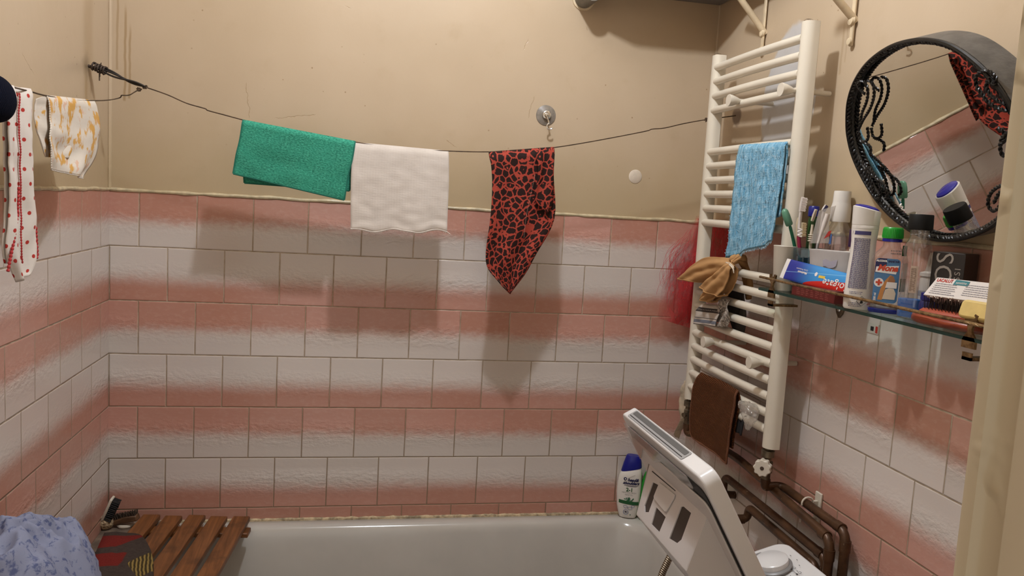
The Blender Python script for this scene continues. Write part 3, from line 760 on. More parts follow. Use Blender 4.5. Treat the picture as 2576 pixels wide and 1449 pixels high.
def matt():
    N = NT('dark_rug_pattern'); g = N.n('ShaderNodeNewGeometry').outputs['Position']; X = N.xyz(g)
    n = N.noise(g, 120, 3); col = N.mix(n, (.030, .022, .018), (.075, .055, .045))
    x = N.add(X[0], N.mul(N.sub(N.noise(g, 20, 2), .5), .012)); y = X[1]
    d = N.add(x, N.mul(y, .55))   # slanted bands
    def band(v, a, b): return N.mul(N.ss(v, a, a+.004), N.ss(v, b-.004, b, 1.0, 0.0))
    r1 = N.mul(band(y, -.345, -.270), N.ss(N.sub(x, N.mul(N.add(y, .31), .8)), .135, .14, 1.0, 0.0))
    r2 = N.mul(band(y, -.450, -.375), N.ss(x, .145, .15, 1.0, 0.0))
    col = N.mix(N.m('MAXIMUM', r1, r2), col, N.mix(N.noise(g, 300, 2), (.10, .010, .008), (.20, .024, .018)))
    dia = N.add(N.m('ABSOLUTE', N.sub(x, .205)), N.mul(N.m('ABSOLUTE', N.add(y, .435)), .55))
    md = N.ss(dia, .040, .044, 1.0, 0.0); st = N.ss(N.m('SINE', N.mul(N.add(x, N.mul(y, .25)), 780)), -.2, .3)
    col = N.mix(md, col, N.mix(st, (.05, .035, .015), (.26, .18, .055)))
    N.set(col=col, rough=.95, spec=.1, sheen=.0); N.bump(N.add(N.noise(g, 260, 2), N.mul(N.mul(st, md), 1.0)), .8, .0015)
    bm = B(); px = [(262, 1338), (300, 1336), (352, 1342), (372, 1362), (384, 1395), (387, 1425), (384, 1470)]
    z = .684; R_ = smoothpath([at(a, b, 'z', z) for a, b in px], 5); R_ += [V((R_[-1].x, -.62, z)), V((.10, -.62, z))]
    lay = []
    nu = len(R_); cen = V((.13, -.46, z))
    for (s, zz) in ((.96, .6395), (1.0, .646), (1.0, .658), (.975, .6615), (1.0, .665), (1.0, .678), (.97, .684), (.6, .687), (.2, .688)):
        lay.append([bm.verts.new(V((cen.x+(p.x-cen.x)*s, cen.y+(p.y-cen.y)*s, zz+.002*fnoise(p.x*30, p.y*30, zz*90)))) for p in R_])
    for A, C in zip(lay, lay[1:]):
        for k in range(nu): bm.faces.new((A[k], A[(k+1) % nu], C[(k+1) % nu], C[k]))
    bm.faces.new(lay[0][::-1]); bm.faces.new(lay[-1])
    mk('folded_mat', bm, N.mat, None, 70, 'dark folded mat with red bars and an ochre diamond lying on the wooden slats', 'mat')
matt()
M_bristle = mat('black_bristle', (.010, .008, .007), .8); M_ivory = mat('ivory_plastic', (.62, .56, .46), .35)
M_dkwood = mat('dark_wet_wood', (.11, .055, .025), .5, nscale=30, namt=.4)
def brushes():
    # nail brush standing against the corner tiles
    yv = -.060; a = at(249, 1320, 'y', yv); b = at(281, 1250, 'y', yv); d = (b-a).normalized(); n = d.cross(V((0, 1, 0))); n = -n if n.x < 0 else n
    t = thing('nail_brush', V((a.x, yv, .606)), 'white plastic nail brush with black bristles standing in the left corner', 'brush')
    M_ = frame(a, d, (0, 1, 0)); L = (b-a).length
    bm = B(); prof = [(0, .0), (.02, .004), (.05, .003), (L, .0), (L+.004, -.006)]
    prism(bm, [(0, -.012), (.018, -.010), (.03, -.016), (L-.005, -.016), (L, -.012), (L, .012), (L-.005, .016), (.03, .016), (.018, .010), (0, .012)], M_, -.007)
    mk('handle', bm, M_ivory, t, bevel=.002)
    bm = B()
    for i in range(11):
        for j in range(5):
            p = M_ @ V((L*.28+i*L*.065, -.011+j*.0055, -.007 if n.dot(M_.to_3x3() @ V((0, 0, 1))) < 0 else 0)); tube(bm, [p, p+n*.019+V((random.uniform(-.001, .001),)*3)], .0021, 5)
    mk('bristles', bm, M_bristle, t)
    # wooden scrubbing brush lying beside it
    z = .615; p0 = at(286, 1300, 'z', z); p0 = at(294, 1310, 'z', .624); p1 = at(349, 1289, 'z', .638); p1.y = min(p1.y, -.035); d = (p1-p0).normalized()
    t = thing('scrubbing_brush', V((.10, -.065, .606)), 'dark wooden scrubbing brush lying beside the white nail brush', 'brush')
    M_ = frame(p0, d, (0, 0, 1)); L = (p1-p0).length+.012
    bm = B(); prism(bm, [(0, -.004), (L, -.006), (L, .010), (L*.5, .013), (0, .008)], M_, .026)
    mk('block', bm, M_dkwood, t, bevel=.003)
    bm = B()
    for i in range(12):
        for j in range(4):
            p = M_ @ V((.004+i*(L-.008)/11, .010, .003+j*.0062)); tube(bm, [p, p+(M_.to_3x3() @ V((random.uniform(-.003, .003), .011, random.uniform(-.003, .003))))], .0019, 5)
    mk('bristles', bm, mat('brown_bristle', (.035, .020, .010), .9), t)
    c = V((at(316, 1322, 'z', .614).x, at(316, 1322, 'z', .614).y, .6122))
    mk('bath_plug', lathe(B(), [(.0, 0), (.020, 0), (.0225, .004), (.0215, .008), (.017, .0095), (.015, .008), (.0, .0085)], 32, Matrix.Translation(c)), M_ivory, None, 40, 'round ivory bath plug lying in front of the scrubbing brush', 'bath plug')
    c = V((at(265, 1330, 'z', .614).x, at(265, 1330, 'z', .614).y, .6122)); bm = B(); bmesh.ops.create_icosphere(bm, subdivisions=4, radius=1)
    for v in bm.verts: q = v.co; k = 1+.10*fnoise(q.x*3, q.y*3, q.z*3); v.co = c+V((q.x*.021*k, q.y*.016*k, .020+q.z*.020*k))
    N = NT('loofah'); cc = N.co(); h = N.vor(cc, 190); N.set(col=N.mix(N.ss(h, .2, .5), (.16, .10, .05), (.44, .33, .20)), rough=.95); N.bump(h, 1, .003)
    mk('sponge', bm, N.mat, None, 80, 'small round tan sponge at the foot of the nail brush', 'sponge')
brushes()
struct('trim_2', box(B(), (.001, -.200, .6065), (.150, -.001, .612)), mat('corner_cement', (.16, .115, .08), .8, nscale=30, namt=.4, bump=.002, bscale=60))
# ---------------------------------------------------------------- two bottles on the bath rim
M_wp = mat('white_plastic', (.72, .68, .62), .30); M_bp = mat('blue_plastic', (.006, .010, .20), .28); M_gp = mat('green_plastic', (.010, .26, .020), .30)
M_navy = mat('navy_print', (.008, .010, .06), .5); M_grn = mat('green_print', (.010, .085, .022), .5); M_grey = mat('grey_print', (.25, .23, .22), .5); M_blk = mat('black_print', (.012, .012, .012), .5)
def shampoo():
    c = at(1578, 1297, 'y', -.030); c.z = .607; t = thing('shampoo_bottle', c, 'white shampoo bottle with slanted blue cap on the far bath rim', 'bottle')
    ef = V((CAM.x-c.x, CAM.y-c.y, 0)).normalized(); ex = V((0, 0, 1)).cross(ef); R_ = frame(c, ex, -ef)
    mk('body', loft(B(), [(0, .022, .012, 2.6), (.002, .026, .016, 2.8), (.012, .030, .018, 2.8), (.04, .0355, .0195, 2.6, -.001), (.08, .0385, .020, 2.5, -.0015), (.11, .038, .020, 2.5, -.001), (.135, .0355, .019, 2.5, 0, 0, .10), (.152, .0325, .018, 2.5, .0015, 0, .22), (.156, .030, .016, 2.5, .002, 0, .25)], 44, R_), M_wp, t)
    mk('cap', loft(B(), [(.156, .0315, .017, 2.6, .002, 0, .26), (.159, .0320, .0175, 2.6, .002, 0, .26), (.180, .0275, .0165, 2.6, .004, 0, .12), (.198, .0225, .0145, 2.6, .0055, 0, .0), (.201, .0200, .013, 2.6, .006, 0, -.05)], 44, R_), M_bp, t, label='blue slanted flip cap')
    Rc = .045
    def fn(x, y):
        k = max(0, 1-abs(x/.0375)**2.5)**.4; return c+ex*x+ef*(.0200*k+.0007)+V((0, 0, y))
    lt = thing
    text('lettering', 'head&', .0132, M_navy, lambda x, y: fn(x+.0095, y+.126), t, shear=.35, bold=.0006)
    text('lettering', 'shoulders', .0125, M_navy, lambda x, y: fn(x+.004, y+.1155), t, shear=.35, bold=.0006)
    patch(lambda x, y: fn(x+.003, y+.108), rect2(-.020, -.0006, .024, .0006), 'logo_line', M_navy, t)
    patch(lambda x, y: fn(x+.004, y+.1055), rect2(-.014, -.0005, .018, .0005), 'logo_line', M_navy, t)
    patch(lambda x, y: fn(x-.0145, y+.1285), disc2(.0052, 24), 'logo_disc', M_navy, t); patch(lambda x, y: fn(x-.0141, y+.1286)+ef*.0002, disc2(.0022, 16), 'logo_disc', M_wp, t)
    mk('logo_swoosh', tube(B(), [fn(-.021+.008*k/8+.028*(k/8)**2, .112+.031*k/8) for k in range(9)], .0004, 4), M_grey, t)
    text('lettering', '2-1', .0165, M_grn, lambda x, y: fn(x+.001, y+.094), t, bold=.0005)
    text('lettering', 'MENTHOL FRESH', .0058, M_grey, lambda x, y: fn(x, y+.0845), t); text('lettering', 'MENTOL', .0062, M_grey, lambda x, y: fn(x, y+.0775), t)
    patch(lambda x, y: fn(x, y), [(-.030, .049), (.032, .045), (.032, .056), (-.030, .060)], 'label_band', M_grn, t)
    bm = B()
    for k in range(22):
        a = random.uniform(.1, PI-.1); r = random.uniform(.002, .013); cx_, cy_ = .002+r*1.15*math.cos(a), .058+r*.9*math.sin(a); s = random.uniform(.003, .0055); a2 = a+random.uniform(-.5, .5)
        q = [fn(cx_+s*math.cos(a2)*u_-s*.5*math.sin(a2)*v_, cy_+s*math.sin(a2)*u_+s*.5*math.cos(a2)*v_)+ef*.0002*(k % 3) for u_, v_ in ((-1, 0), (0, .8), (1, 0), (0, -.8))]
        bm.faces.new([bm.verts.new(p) for p in q])
    mk('leaf_print', bm, mat('leaf_print', (.02, .13, .05), .5, nscale=300, namt=.6), t)
    for cx_, cy_, r in ((-.008, .040, .006), (.006, .036, .007), (.015, .042, .005)):
        mk('ring_print', tube(B(), [fn(cx_+r*math.cos(a), cy_+.7*r*math.sin(a)) for a in [2*PI*k/20 for k in range(20)]], .0005, 4, closed=True), mat('blue_print', (.07, .11, .26), .5), t)
    mk('seal_print', tube(B(), [fn(-.006+.0075*math.cos(a), .022+.0075*math.sin(a)) for a in [2*PI*k/24 for k in range(24)]], .0007, 4, closed=True), mat('blue_print', (.07, .11, .26), .5), t)
    patch(lambda x, y: fn(x-.006, y+.022), [(-.004, -.0015), (.004, -.0015), (.002, .002), (-.002, .002)], 'seal_print', M_navy, t, 3)
    patch(lambda x, y: fn(x+.0085, y+.014), rect2(-.0016, -.0016, .0016, .0016), 'mark', M_grn, t, 3)
shampoo()
def greenb():
    c = at(1628, 1300, 'y', -.05); c.z = .607; R_ = frame(c, (1, -.25, .0), (.25, 1, 0)) @ Matrix.Rotation(math.radians(2), 4, 'Y')
    t = thing('green_bottle', c, 'bright green bottle half hidden behind the open washer lid', 'bottle')
    mk('body', loft(B(), [(0, .026, .018, 3), (.003, .029, .021, 3), (.06, .031, .022, 3), (.12, .029, .021, 3), (.148, .022, .018, 2.6), (.158, .012, .012, 2)], 32, R_), M_gp, t)
    mk('spout', loft(B(), [(.158, .010, .010, 2), (.172, .009, .009, 2), (.174, .013, .009, 2.4, .002), (.183, .013, .009, 2.4, .002)], 24, R_), mat('pale_green_cap', (.25, .42, .25), .35), t, label='pale pump head')
greenb()
# ---------------------------------------------------------------- towel rail
M_rail = mat('rail_enamel', (.66, .60, .49), .28, nscale=5, namt=.05); M_valve = mat('dull_nickel', (.17, .135, .09), .42, .75, nscale=60, namt=.35)
XR = W-.078; YA, YB = -.190, -.655
def dsect(bm, x, y, z0, z1, w, d, flat):
    """vertical post, flat or rounded front"""
    n = 14; sec = []
    for k in range(n+1):
        a = PI*k/n; e = .75 if flat else 1.0
        sec.append((x-d*.5*abs(math.sin(a))**e+d*.15, y+w/2*math.cos(a)))
    sec += [(x+d*.42, y-w/2), (x+d*.5, y-w/2+.004), (x+d*.5, y+w/2-.004), (x+d*.42, y+w/2)]
    a = [bm.verts.new((p[0], p[1], z0)) for p in sec]; b = [bm.verts.new((p[0], p[1], z1)) for p in sec]; m_ = len(a)
    bm.faces.new(a); bm.faces.new(b[::-1])
    for i in range(m_): bm.faces.new((a[i], a[(i+1) % m_], b[(i+1) % m_], b[i]))
    return bm
bars = [1.984, 1.945, 1.905, 1.865, 1.749, 1.709, 1.669, 1.630, 1.590, 1.550, 1.430, 1.390, 1.350, 1.311, 1.271, 1.231, 1.191, 1.152, 1.112, 1.072]
rail = thing('towel_radiator', (XR, (YA+YB)/2, 1.03), 'white ladder towel radiator with three groups of bars on the right wall', 'towel radiator')
mk('post', dsect(B(), XR, YA, 1.032, 2.018, .040, .040, True), M_rail, rail, ang=30)
mk('post', dsect(B(), XR, YB, 1.032, 2.018, .041, .040, False), M_rail, rail, ang=30)
for zz in bars:
    pts = [(XR-.003-.006*math.sin(PI*k/12), YA-.010+(YB-YA+.020)*k/12, zz) for k in range(13)]
    mk('bar', tube(B(), pts, .0105, 16), M_rail, rail)
for y in (YA, YB): mk('top_plug', lathe(B(), [(.0, 2.0175), (.011, 2.0175), (.011, 2.021), (.008, 2.023), (.0, 2.023)], 20, Matrix.Translation((XR, y, 0))), M_chrome, rail, label='chrome bleed plug')
for px, py in ((1832, 252), (1963, 225), (1768, 860), (1883, 912)):
    p = at(px, py, 'x', W-.128); Mx = axis_to(p, (-1, 0, 0))
    kn = mk('wall_mount', lathe(B(), [(.0, 0), (.0148, 0), (.0155, -.002), (.0130, -.014), (.0085, -.026), (.006, -.031), (.006, -.125), (.0, -.125)], 28, Mx), M_ivory, rail, label='ivory mounting cone between two bars')
# valves
def valve(y, zt, parent, hand):
    bm = B(); Mz = Matrix.Translation((XR, y, 0))
    lathe(bm, [(.0, zt), (.008, zt), (.008, zt-.008), (.0155, zt-.009), (.0155, zt-.024), (.010, zt-.026), (.010, zt-.034), (.0135, zt-.036), (.0135, zt-.062), (.0105, zt-.064), (.0105, zt-.085), (.0, zt-.085)], 6 if not hand else 20, Mz)
    v = mk('valve', bm, M_valve, parent, ang=30)
    return v
v1 = valve(YA, 1.034, rail, False); v2 = valve(YB, 1.034, rail, True)
tube_ = tube(B(), [(XR, YA, .985), (XR-.020, YA-.012, .985)], .007, 8); mk('side_stub', tube_, M_valve, v1)
kc = V((XR-.016, YB-.014, .990)); kd = V((-.62, -.78, 0.05)).normalized()
def lobed(r, n=9, d=.07): return [(r*(1+d*math.cos(n*a))*math.cos(a), r*(1+d*math.cos(n*a))*math.sin(a)) for a in [2*PI*k/72 for k in range(72)]]
bm = B(); prism(bm, lobed(.0195), axis_to(kc, kd), .022)
kn = mk('valve_knob', bm, M_ivory, v2, bevel=.002, label='ivory fluted hand wheel')
bm = lathe(B(), [(.0, .0218), (.0048, .0218), (.0040, .0232), (.0, .0232)], 14, axis_to(kc, kd)); mk('screw_cap', bm, mat('brown_screw', (.06, .035, .02), .6), rail, label='brown screw in the hand wheel')
# ---------------------------------------------------------------- copper pipes
def copper():
    N = NT('tarnished_copper'); c = N.co(); n = N.noise(c, 22, 4, .65); n2 = N.noise(c, 120, 2)
    col = N.mix(N.ss(n, .3, .7), (.050, .023, .010), (.105, .048, .020)); col = N.mix(N.ss(n2, .70, .76), col, (.30, .22, .13))
    N.set(col=col, rough=.40, metal=.35, spec=.5); N.bump(n2, .3, .0006); return N.mat
M_cu = copper(); M_cud = mat('dark_fitting', (.040, .026, .017), .5, .4, nscale=50, namt=.5)
def pipe(name, pts, lab, fits=(), r=.0104, fr=.03):
    bm = tube(B(), fillet(pts, fr, 8), r, 14); base = V(pts[-1])
    t = thing(name, V((base.x, base.y, 0.0)), lab, 'pipe', 'copper pipes along the right wall'); mk('pipe_run', bm, M_cu, t)
    for a, b in fits: mk('fitting', tube(B(), [a, b], r+.0016, 14), M_cu, t)
    return t
XA = W-.030
pa = at(1955, 1213, 'x', XA+.0); pb = at(2118, 1318, 'x', XA); zA = (pa.z+pb.z)/2-.004
elb = V((XR, YB, .949))
pipe('heating_pipe', [elb, (XR, YB, zA), (XA, pa.y-.02, zA), (XA, pb.y-.018, zA-.004), (XA, pb.y-.018, .0)], 'uppermost brown copper pipe bending down nearest the doorway', [((XR, YB, .955), (XR, YB, zA+.012)), ((XA, pb.y+.018, zA-.003), (XA, pb.y-.004, zA-.003)), ((XA, pb.y-.018, zA-.022), (XA, pb.y-.018, zA-.046))])
XB_ = W-.052
qa = at(1860, 1152, 'x', XB_); qb = at(2080, 1350, 'x', XB_)
pipe('heating_pipe', [(XR, YA, .950), (XR, YA, .928), (XB_, YA-.05, .934), (XB_, qa.y, qa.z-.004), (XB_, qb.y-.014, qb.z), (XB_, qb.y-.014, .0)], 'second brown copper pipe running under the towel radiator from its far valve', [((XR, YA, .956), (XR, YA, .940)), ((XB_, qb.y+.020, qb.z), (XB_, qb.y-.002, qb.z)), ((XB_, qb.y-.014, qb.z-.022), (XB_, qb.y-.014, qb.z-.046))])
XC_ = W-.045
XP = W-.036; ra = at(1826, 1200, 'x', XP); rb = at(2070, 1397, 'x', XP)
pipe('water_pipe', [(W+.0, ra.y+.008, ra.z-.055), (XP, ra.y+.008, ra.z-.052), (XP, ra.y+.008, ra.z), (XP, rb.y-.014, rb.z), (XP, rb.y-.014, .0)], 'third brown copper pipe rising from the wall behind the washer lid', [((XP, rb.y+.020, rb.z), (XP, rb.y-.002, rb.z)), ((XP, rb.y-.014, rb.z-.02), (XP, rb.y-.014, rb.z-.05))])
sa = at(1888, 1280, 'x', XC_); sb = at(2045, 1418, 'x', XC_)
pipe('water_pipe', [(XC_-.055, sa.y+.012, sa.z-.032), (XC_, sa.y+.012, sa.z-.032), (XC_, sa.y+.008, sa.z), (XC_, sb.y-.012, sb.z), (XC_, sb.y-.012, .0)], 'lowest brown copper pipe with a chrome tap connection behind the lid', [((XC_-.05, sa.y+.012, sa.z-.032), (XC_-.01, sa.y+.012, sa.z-.032))], fr=.02)
o = bpy.data.objects['water_pipe.001']
mk('chrome_collar', lathe(B(), [(.0, -.012), (.022, -.012), (.023, .004), (.018, .008), (.0, .008)], 24, axis_to((XC_-.060, sa.y+.012, sa.z-.032), (-1, 0, 0))), M_chrome, o, label='chrome collar')
def clip():
    p = at(2056, 1262, 'x', W-.006); t = thing('pipe_clip', V((W, p.y, p.z-.03)), 'white plastic double pipe clip screwed to the tiles', 'pipe clip')
    box_ = box(B(), (W-.006, p.y-.012, p.z-.056), (W-.0003, p.y+.012, p.z+.022)); mk('backplate', box_, M_ivory, t, bevel=.002)
    for dz in (.0, -.040):
        bm = B(); c = V((XA, p.y, zA+.0005+dz))
        tube(bm, [c+V((math.cos(a), 0, math.sin(a)))*.0142 for a in [math.radians(x) for x in range(-30, 201, 15)]], .0022, 8); box(bm, (XA+.012, p.y-.004, c.z-.006), (W-.004, p.y+.004, c.z+.006))
        mk('jaw', bm, M_ivory, t)
clip()
# ---------------------------------------------------------------- things hung on the towel radiator
XH = W-.104
o, rw = hang('blue_rag', [(1862, 366), (1856, 430), (1850, 520), (1842, 600), (1834, 648)], [(1980, 358), (1972, 430), (1966, 500), (1958, 570), (1953, 606)], 'x', XH, 46, 60,
     lambda u, v: .006*math.sin(u*12+v*2.5)*(.3+v)+.003*fnoise(u*14, v*10, 6)-.010*v*0, M_blue, 'ragged sky blue towel hung over the second group of radiator bars', 'towel', solid=.004, back=.75, gap=.004,
     )
bm = B(); fr = rw[-1]
for i in range(len(fr)-1):
    for k in range(4):
        s = fr[i].lerp(fr[i+1], k/4); tube(bm, [s, s+V((random.uniform(-.002, .001), random.uniform(-.003, .003), -random.uniform(.002, .008)))], .0005, 4)
for r in rw[25::2]:
    tube(bm, [r[0], r[0]+V((-.002, random.uniform(.001, .006), random.uniform(-.003, .003)))], .0006, 4)
# loose pulled threads on its face
for k in range(160):
    r = random.choice(rw[-55:]); i = random.randrange(2, len(r)-2); p = r[i]+V((-.003, 0, 0))
    tube(bm, [p, p+V((-.0025, random.uniform(-.003, .003), random.uniform(-.009, .009)))], .00075, 4)
mk('loose_threads', bm, mat('pale_blue_thread', (.30, .46, .54), .9), o)
o, rw = hang('brown_net_towel', [(1768, 938), (1754, 970), (1745, 1040), (1746, 1092), (1760, 1108)], [(1860, 982), (1858, 1010), (1850, 1060), (1842, 1110), (1836, 1166)], 'x', XH+.002, 34, 40,
     lambda u, v: .004*math.sin(u*7+1)+.002*fnoise(u*6, v*6, 2), M_brown, 'brown net towel hanging from the lowest radiator bars', 'towel', solid=.003, back=.8, gap=.006)
nb = len(rw)-41
q = [r[0] for r in rw[nb:]]+rw[-1][1:]+[r[-1] for r in rw[nb:]][::-1][1:]
mk('hem', tube(B(), q, .0030, 6), mat('brown_hem', (.13, .045, .016), .9), o, label='plain brown hem')
def tan():
    c = onp(1800, 690, (XH, 0, 0), (1, 0, 0)); t = thing('tan_garment', V((c.x, c.y, 1.30)), 'rumpled tan underwear with open leg holes bunched over the top of the lowest bars', 'garment')
    def panel(L, R, val, bulge, back, gap, ph):
        bm, vs = sheet(B(), L, R, 'x', val, 22, 22, lambda u, v: bulge*math.sin(PI*min(1, max(0, u)))*(.25+.75*v)+.0035*math.sin(u*13+v*4+ph)*(.4+v)+.003*fnoise(u*5, v*6, ph), back=back, gap=gap)
        hem = [v.co.copy() for v in vs[-1]]; hem2 = [v.co.copy() for v in vs[0]]
        mk('panel', bm, M_tan, t, 80, solid=.0022, merge=False)
        mk('hem', tube(B(), hem+hem2[::-1], .0026, 6, closed=True), M_tan, t)
    panel([(1842, 650), (1790, 648), (1745, 672), (1718, 700)], [(1846, 672), (1822, 690), (1797, 704), (1782, 711)], XH-.008, .022, .93, .014, 1)
    panel([(1842, 658), (1812, 684), (1790, 702), (1775, 722)], [(1848, 668), (1842, 698), (1832, 726), (1820, 746)], XH-.018, .016, .94, .012, 3)
    panel([(1812, 700), (1790, 722), (1777, 738), (1769, 752)], [(1824, 716), (1816, 736), (1808, 750), (1797, 760)], XH-.010, .010, .93, .008, 5)
    g = lambda px, py, d=0.0: onp(px, py, (XH-d, 0, 0), (1, 0, 0))
    bw = smoothpath([g(1838, 664, .012), g(1852, 652, .004), onp(1864, 652, (W-.085, 0, 0), (1, 0, 0)), onp(1874, 668, (W-.062, 0, 0), (1, 0, 0)), onp(1880, 700, (W-.052, 0, 0), (1, 0, 0)), onp(1882, 745, (W-.05, 0, 0), (1, 0, 0))], 6)
    for k in range(5):
        q = [p+V((0, .011*math.sin(k*1.7+i*.12), .007*math.cos(k*2.1+i*.1))) for i, p in enumerate(bw)]
        mk('bunched_waist', tube(B(), q, [.006+.003*math.sin(i*.5+k) for i in range(len(q))], 8), M_tan, t, 80)
    bm = B()
    for k in range(7):
        q = smoothpath([g(1826+k*2, 660+k*1.5, .024+.001*k), g(1838+k, 664+k*2.2, .027), g(1846, 672+k*2.5, .025)], 4); tube(bm, q, [.0013+.0007*random.random() for _ in q], 5)
    mk('lace_edge', bm, M_cream, t, 80, label='cream lace edge')
tan()
hang('striped_cloth', [(1770, 764), (1760, 780), (1757, 795), (1753, 815)], [(1822, 770), (1816, 790), (1811, 806), (1808, 822)], 'x', XH-.004, 24, 24,
     lambda u, v: .004*math.sin(u*6+v*2)+.003*fnoise(u*6, v*4, 2), M_strip, 'small striped grey and white cloth under the tan garment', 'cloth', solid=.002, back=.8, gap=.006)
o = bpy.data.objects['striped_cloth']
mk('side_fold', sheet(B(), [(1818, 752), (1812, 790), (1808, 824)], [(1836, 752), (1838, 790), (1830, 822)], 'x', XH-.004, 10, 20, lambda u, v: .006*math.sin(u*6+v*6)+.004*fnoise(u*5, v*6, 1))[0], mat('grey_print_cloth', (.30, .26, .22), .9, nscale=220, namt=.7), o, solid=.0015)
def dark_stocking():
    hang('grey_cloth', [(1838, 722), (1836, 770), (1842, 830)], [(1880, 728), (1884, 780), (1868, 838)], 'x', W-.060, 14, 24, lambda u, v: .008*math.sin(u*7+v*4), mat('dark_grey_cloth', (.060, .050, .042), .9), 'dark grey cloth drooping behind the middle bars right of the striped cloth', 'cloth', solid=.002)
dark_stocking()
hang('black_cloth', [(1856, 1048), (1854, 1085)], [(1880, 1046), (1870, 1096)], 'x', W-.088, 10, 14, lambda u, v: .003*math.sin(u*9), mat('black_cloth', (.012, .010, .010), .9), 'black cloth scrap hanging under the plastic bag', 'cloth', solid=.002)
def plastic_bag():
    bm = B(); cpx = [(1884, 1015, .030), (1884, 1030, .034), (1886, 1048, .026), (1883, 1065, .015), (1880, 1080, .006)]
    pts = smoothpath([onp(a, b, (W-.112, 0, 0), (1, 0, 0)) for a, b, _ in cpx], 6); n_ = len(pts); rings = []
    for i, p in enumerate(pts):
        f = i/(n_-1)*4; j = min(int(f), 3); r = cpx[j][2]+(cpx[j+1][2]-cpx[j][2])*(f-j); ring = []
        if i == 0: r = .014
        for k in range(40):
            a = 2*PI*k/40; w_ = 1+.22*fnoise(math.cos(a)*3, math.sin(a)*3, p.z*60)+.12*fnoise(math.cos(a)*9, math.sin(a)*9, p.z*140)
            ring.append(bm.verts.new(p+V((math.cos(a)*r*.62*w_, math.sin(a)*r*w_, .004*fnoise(k*.9, i, 3)))))
        rings.append(ring)
    for A, C in zip(rings, rings[1:]):
        for k in range(40): bm.faces.new((A[k], A[(k+1) % 40], C[(k+1) % 40], C[k]))
    bm.faces.new(rings[0][::-1]); bm.faces.new(rings[-1])
    mk('plastic_bag', bm, clear('crinkled_film', (.93, .92, .90), .14, .5, .12, .16, (.7, .66, .6)), None, 25, 'crumpled clear plastic bag tucked over the bar beside the brown net towel', 'plastic bag')
plastic_bag()
def rag():
    hang('cream_rag', [(1726, 960), (1720, 1000), (1715, 1050), (1702, 1105)], [(1748, 952), (1750, 1000), (1742, 1030), (1712, 1080)], 'x', W-.045, 14, 34, lambda u, v: .010*math.sin(u*6+v*5)+.006*fnoise(u*5, v*7, 4), mat('cream_rag', (.52, .43, .31), .95, nscale=30, namt=.25, bump=.002, bscale=120), 'torn cream rag stuffed behind the lower end of the far radiator post', 'rag', solid=.002)
rag()
def tulle():
    N = NT('red_tulle'); c = N.co(); n = N.noise(N.scale(c, (1, 1, .4)), 34, 4, .7, 1.0)
    N.set(col=(.58, .060, .062), rough=.85, spec=.1); tr = N.n('ShaderNodeBsdfTransparent'); mx = N.n('ShaderNodeMixShader')
    tl = N.n('ShaderNodeBsdfTranslucent'); tl.inputs[0].default_value = (.66, .07, .07, 1); m2 = N.n('ShaderNodeMixShader'); m2.inputs[0].default_value = .45
    N.t.links.new(N.b.outputs[0], m2.inputs[1]); N.t.links.new(tl.outputs[0], m2.inputs[2])
    uv = N.xyz(N.co('UV')); dens = N.mul(N.ss(uv[0], .0, .09), N.ss(uv[1], -.20, -.02))
    f = N.m('MULTIPLY', N.ss(n, .28, .70, .30, .95), N.ss(uv[0], .0, .022, .30, 1.0))
    N.t.links.new(f, mx.inputs[0]); N.t.links.new(tr.outputs[0], mx.inputs[1]); N.t.links.new(m2.outputs[0], mx.inputs[2]); N.t.links.new(mx.outputs[0], N.out.inputs[0])
    root = thing('red_tulle_puff', V((W-.06, -.08, 1.20)), 'loose red tulle puff hanging in the corner behind the far radiator post', 'tulle puff')
    outl = [([(1752, 542), (1722, 600), (1690, 640), (1672, 700), (1660, 768), (1655, 800)], [(1790, 560), (1800, 620), (1792, 680), (1780, 740), (1765, 800), (1750, 830)]),
            ([(1756, 550), (1732, 620), (1702, 690), (1690, 760), (1704, 820)], [(1800, 560), (1836, 600), (1834, 650), (1800, 700), (1770, 790)]),
            ([(1750, 548), (1738, 610), (1716, 690), (1712, 770), (1740, 820)], [(1786, 556), (1790, 640), (1780, 700), (1772, 760), (1764, 800)])]
    for i, (L, R) in enumerate(outl):
        pl = .035+.022*i
        bm, vs = sheet(B(), L, R, 'y', -pl, 26, 40, lambda u, v, i=i: .010*math.sin(u*(9+i*4)+v*(5-i))+.008*fnoise(u*5, v*6, i))
        for v in bm.verts: v.co.x = min(v.co.x, W-.006)
        mk('tulle_layer', bm, N.mat, root, 80)
    bm, vs = sheet(B(), [(1768, 556), (1776, 610), (1774, 690)], [(1830, 556), (1838, 600), (1812, 690)], 'x', W-.012, 12, 20, lambda u, v: .004*math.sin(u*14+v*5))
    mk('tulle_layer', bm, N.mat, root, 80)
    bm = B()
    for k in range(46):
        i = random.choice((0, 0, 1)); L, R = outl[i]; y = -.03-.03*random.random(); u0 = random.uniform(-.06, .25); pts = []
        Lq = [V((a, b, 0)) for a, b in L]; Rq = [V((a, b, 0)) for a, b in R]; v0 = random.uniform(.1, .5); v1 = v0+random.uniform(.2, .55)
        for j in range(9):
            v = min(1.0, v0+(v1-v0)*j/8); q = poly_at(Lq, v).lerp(poly_at(Rq, v), u0+.10*math.sin(j*.5+k)); p = at(q.x, q.y, 'y', y); p.x = min(p.x, W-.004); pts.append(p)
        tube(bm, smoothpath(pts, 2), .0004, 4)
    mk('loose_fibres', bm, mat('red_fibre', (.50, .07, .07), .9), root)
tulle()
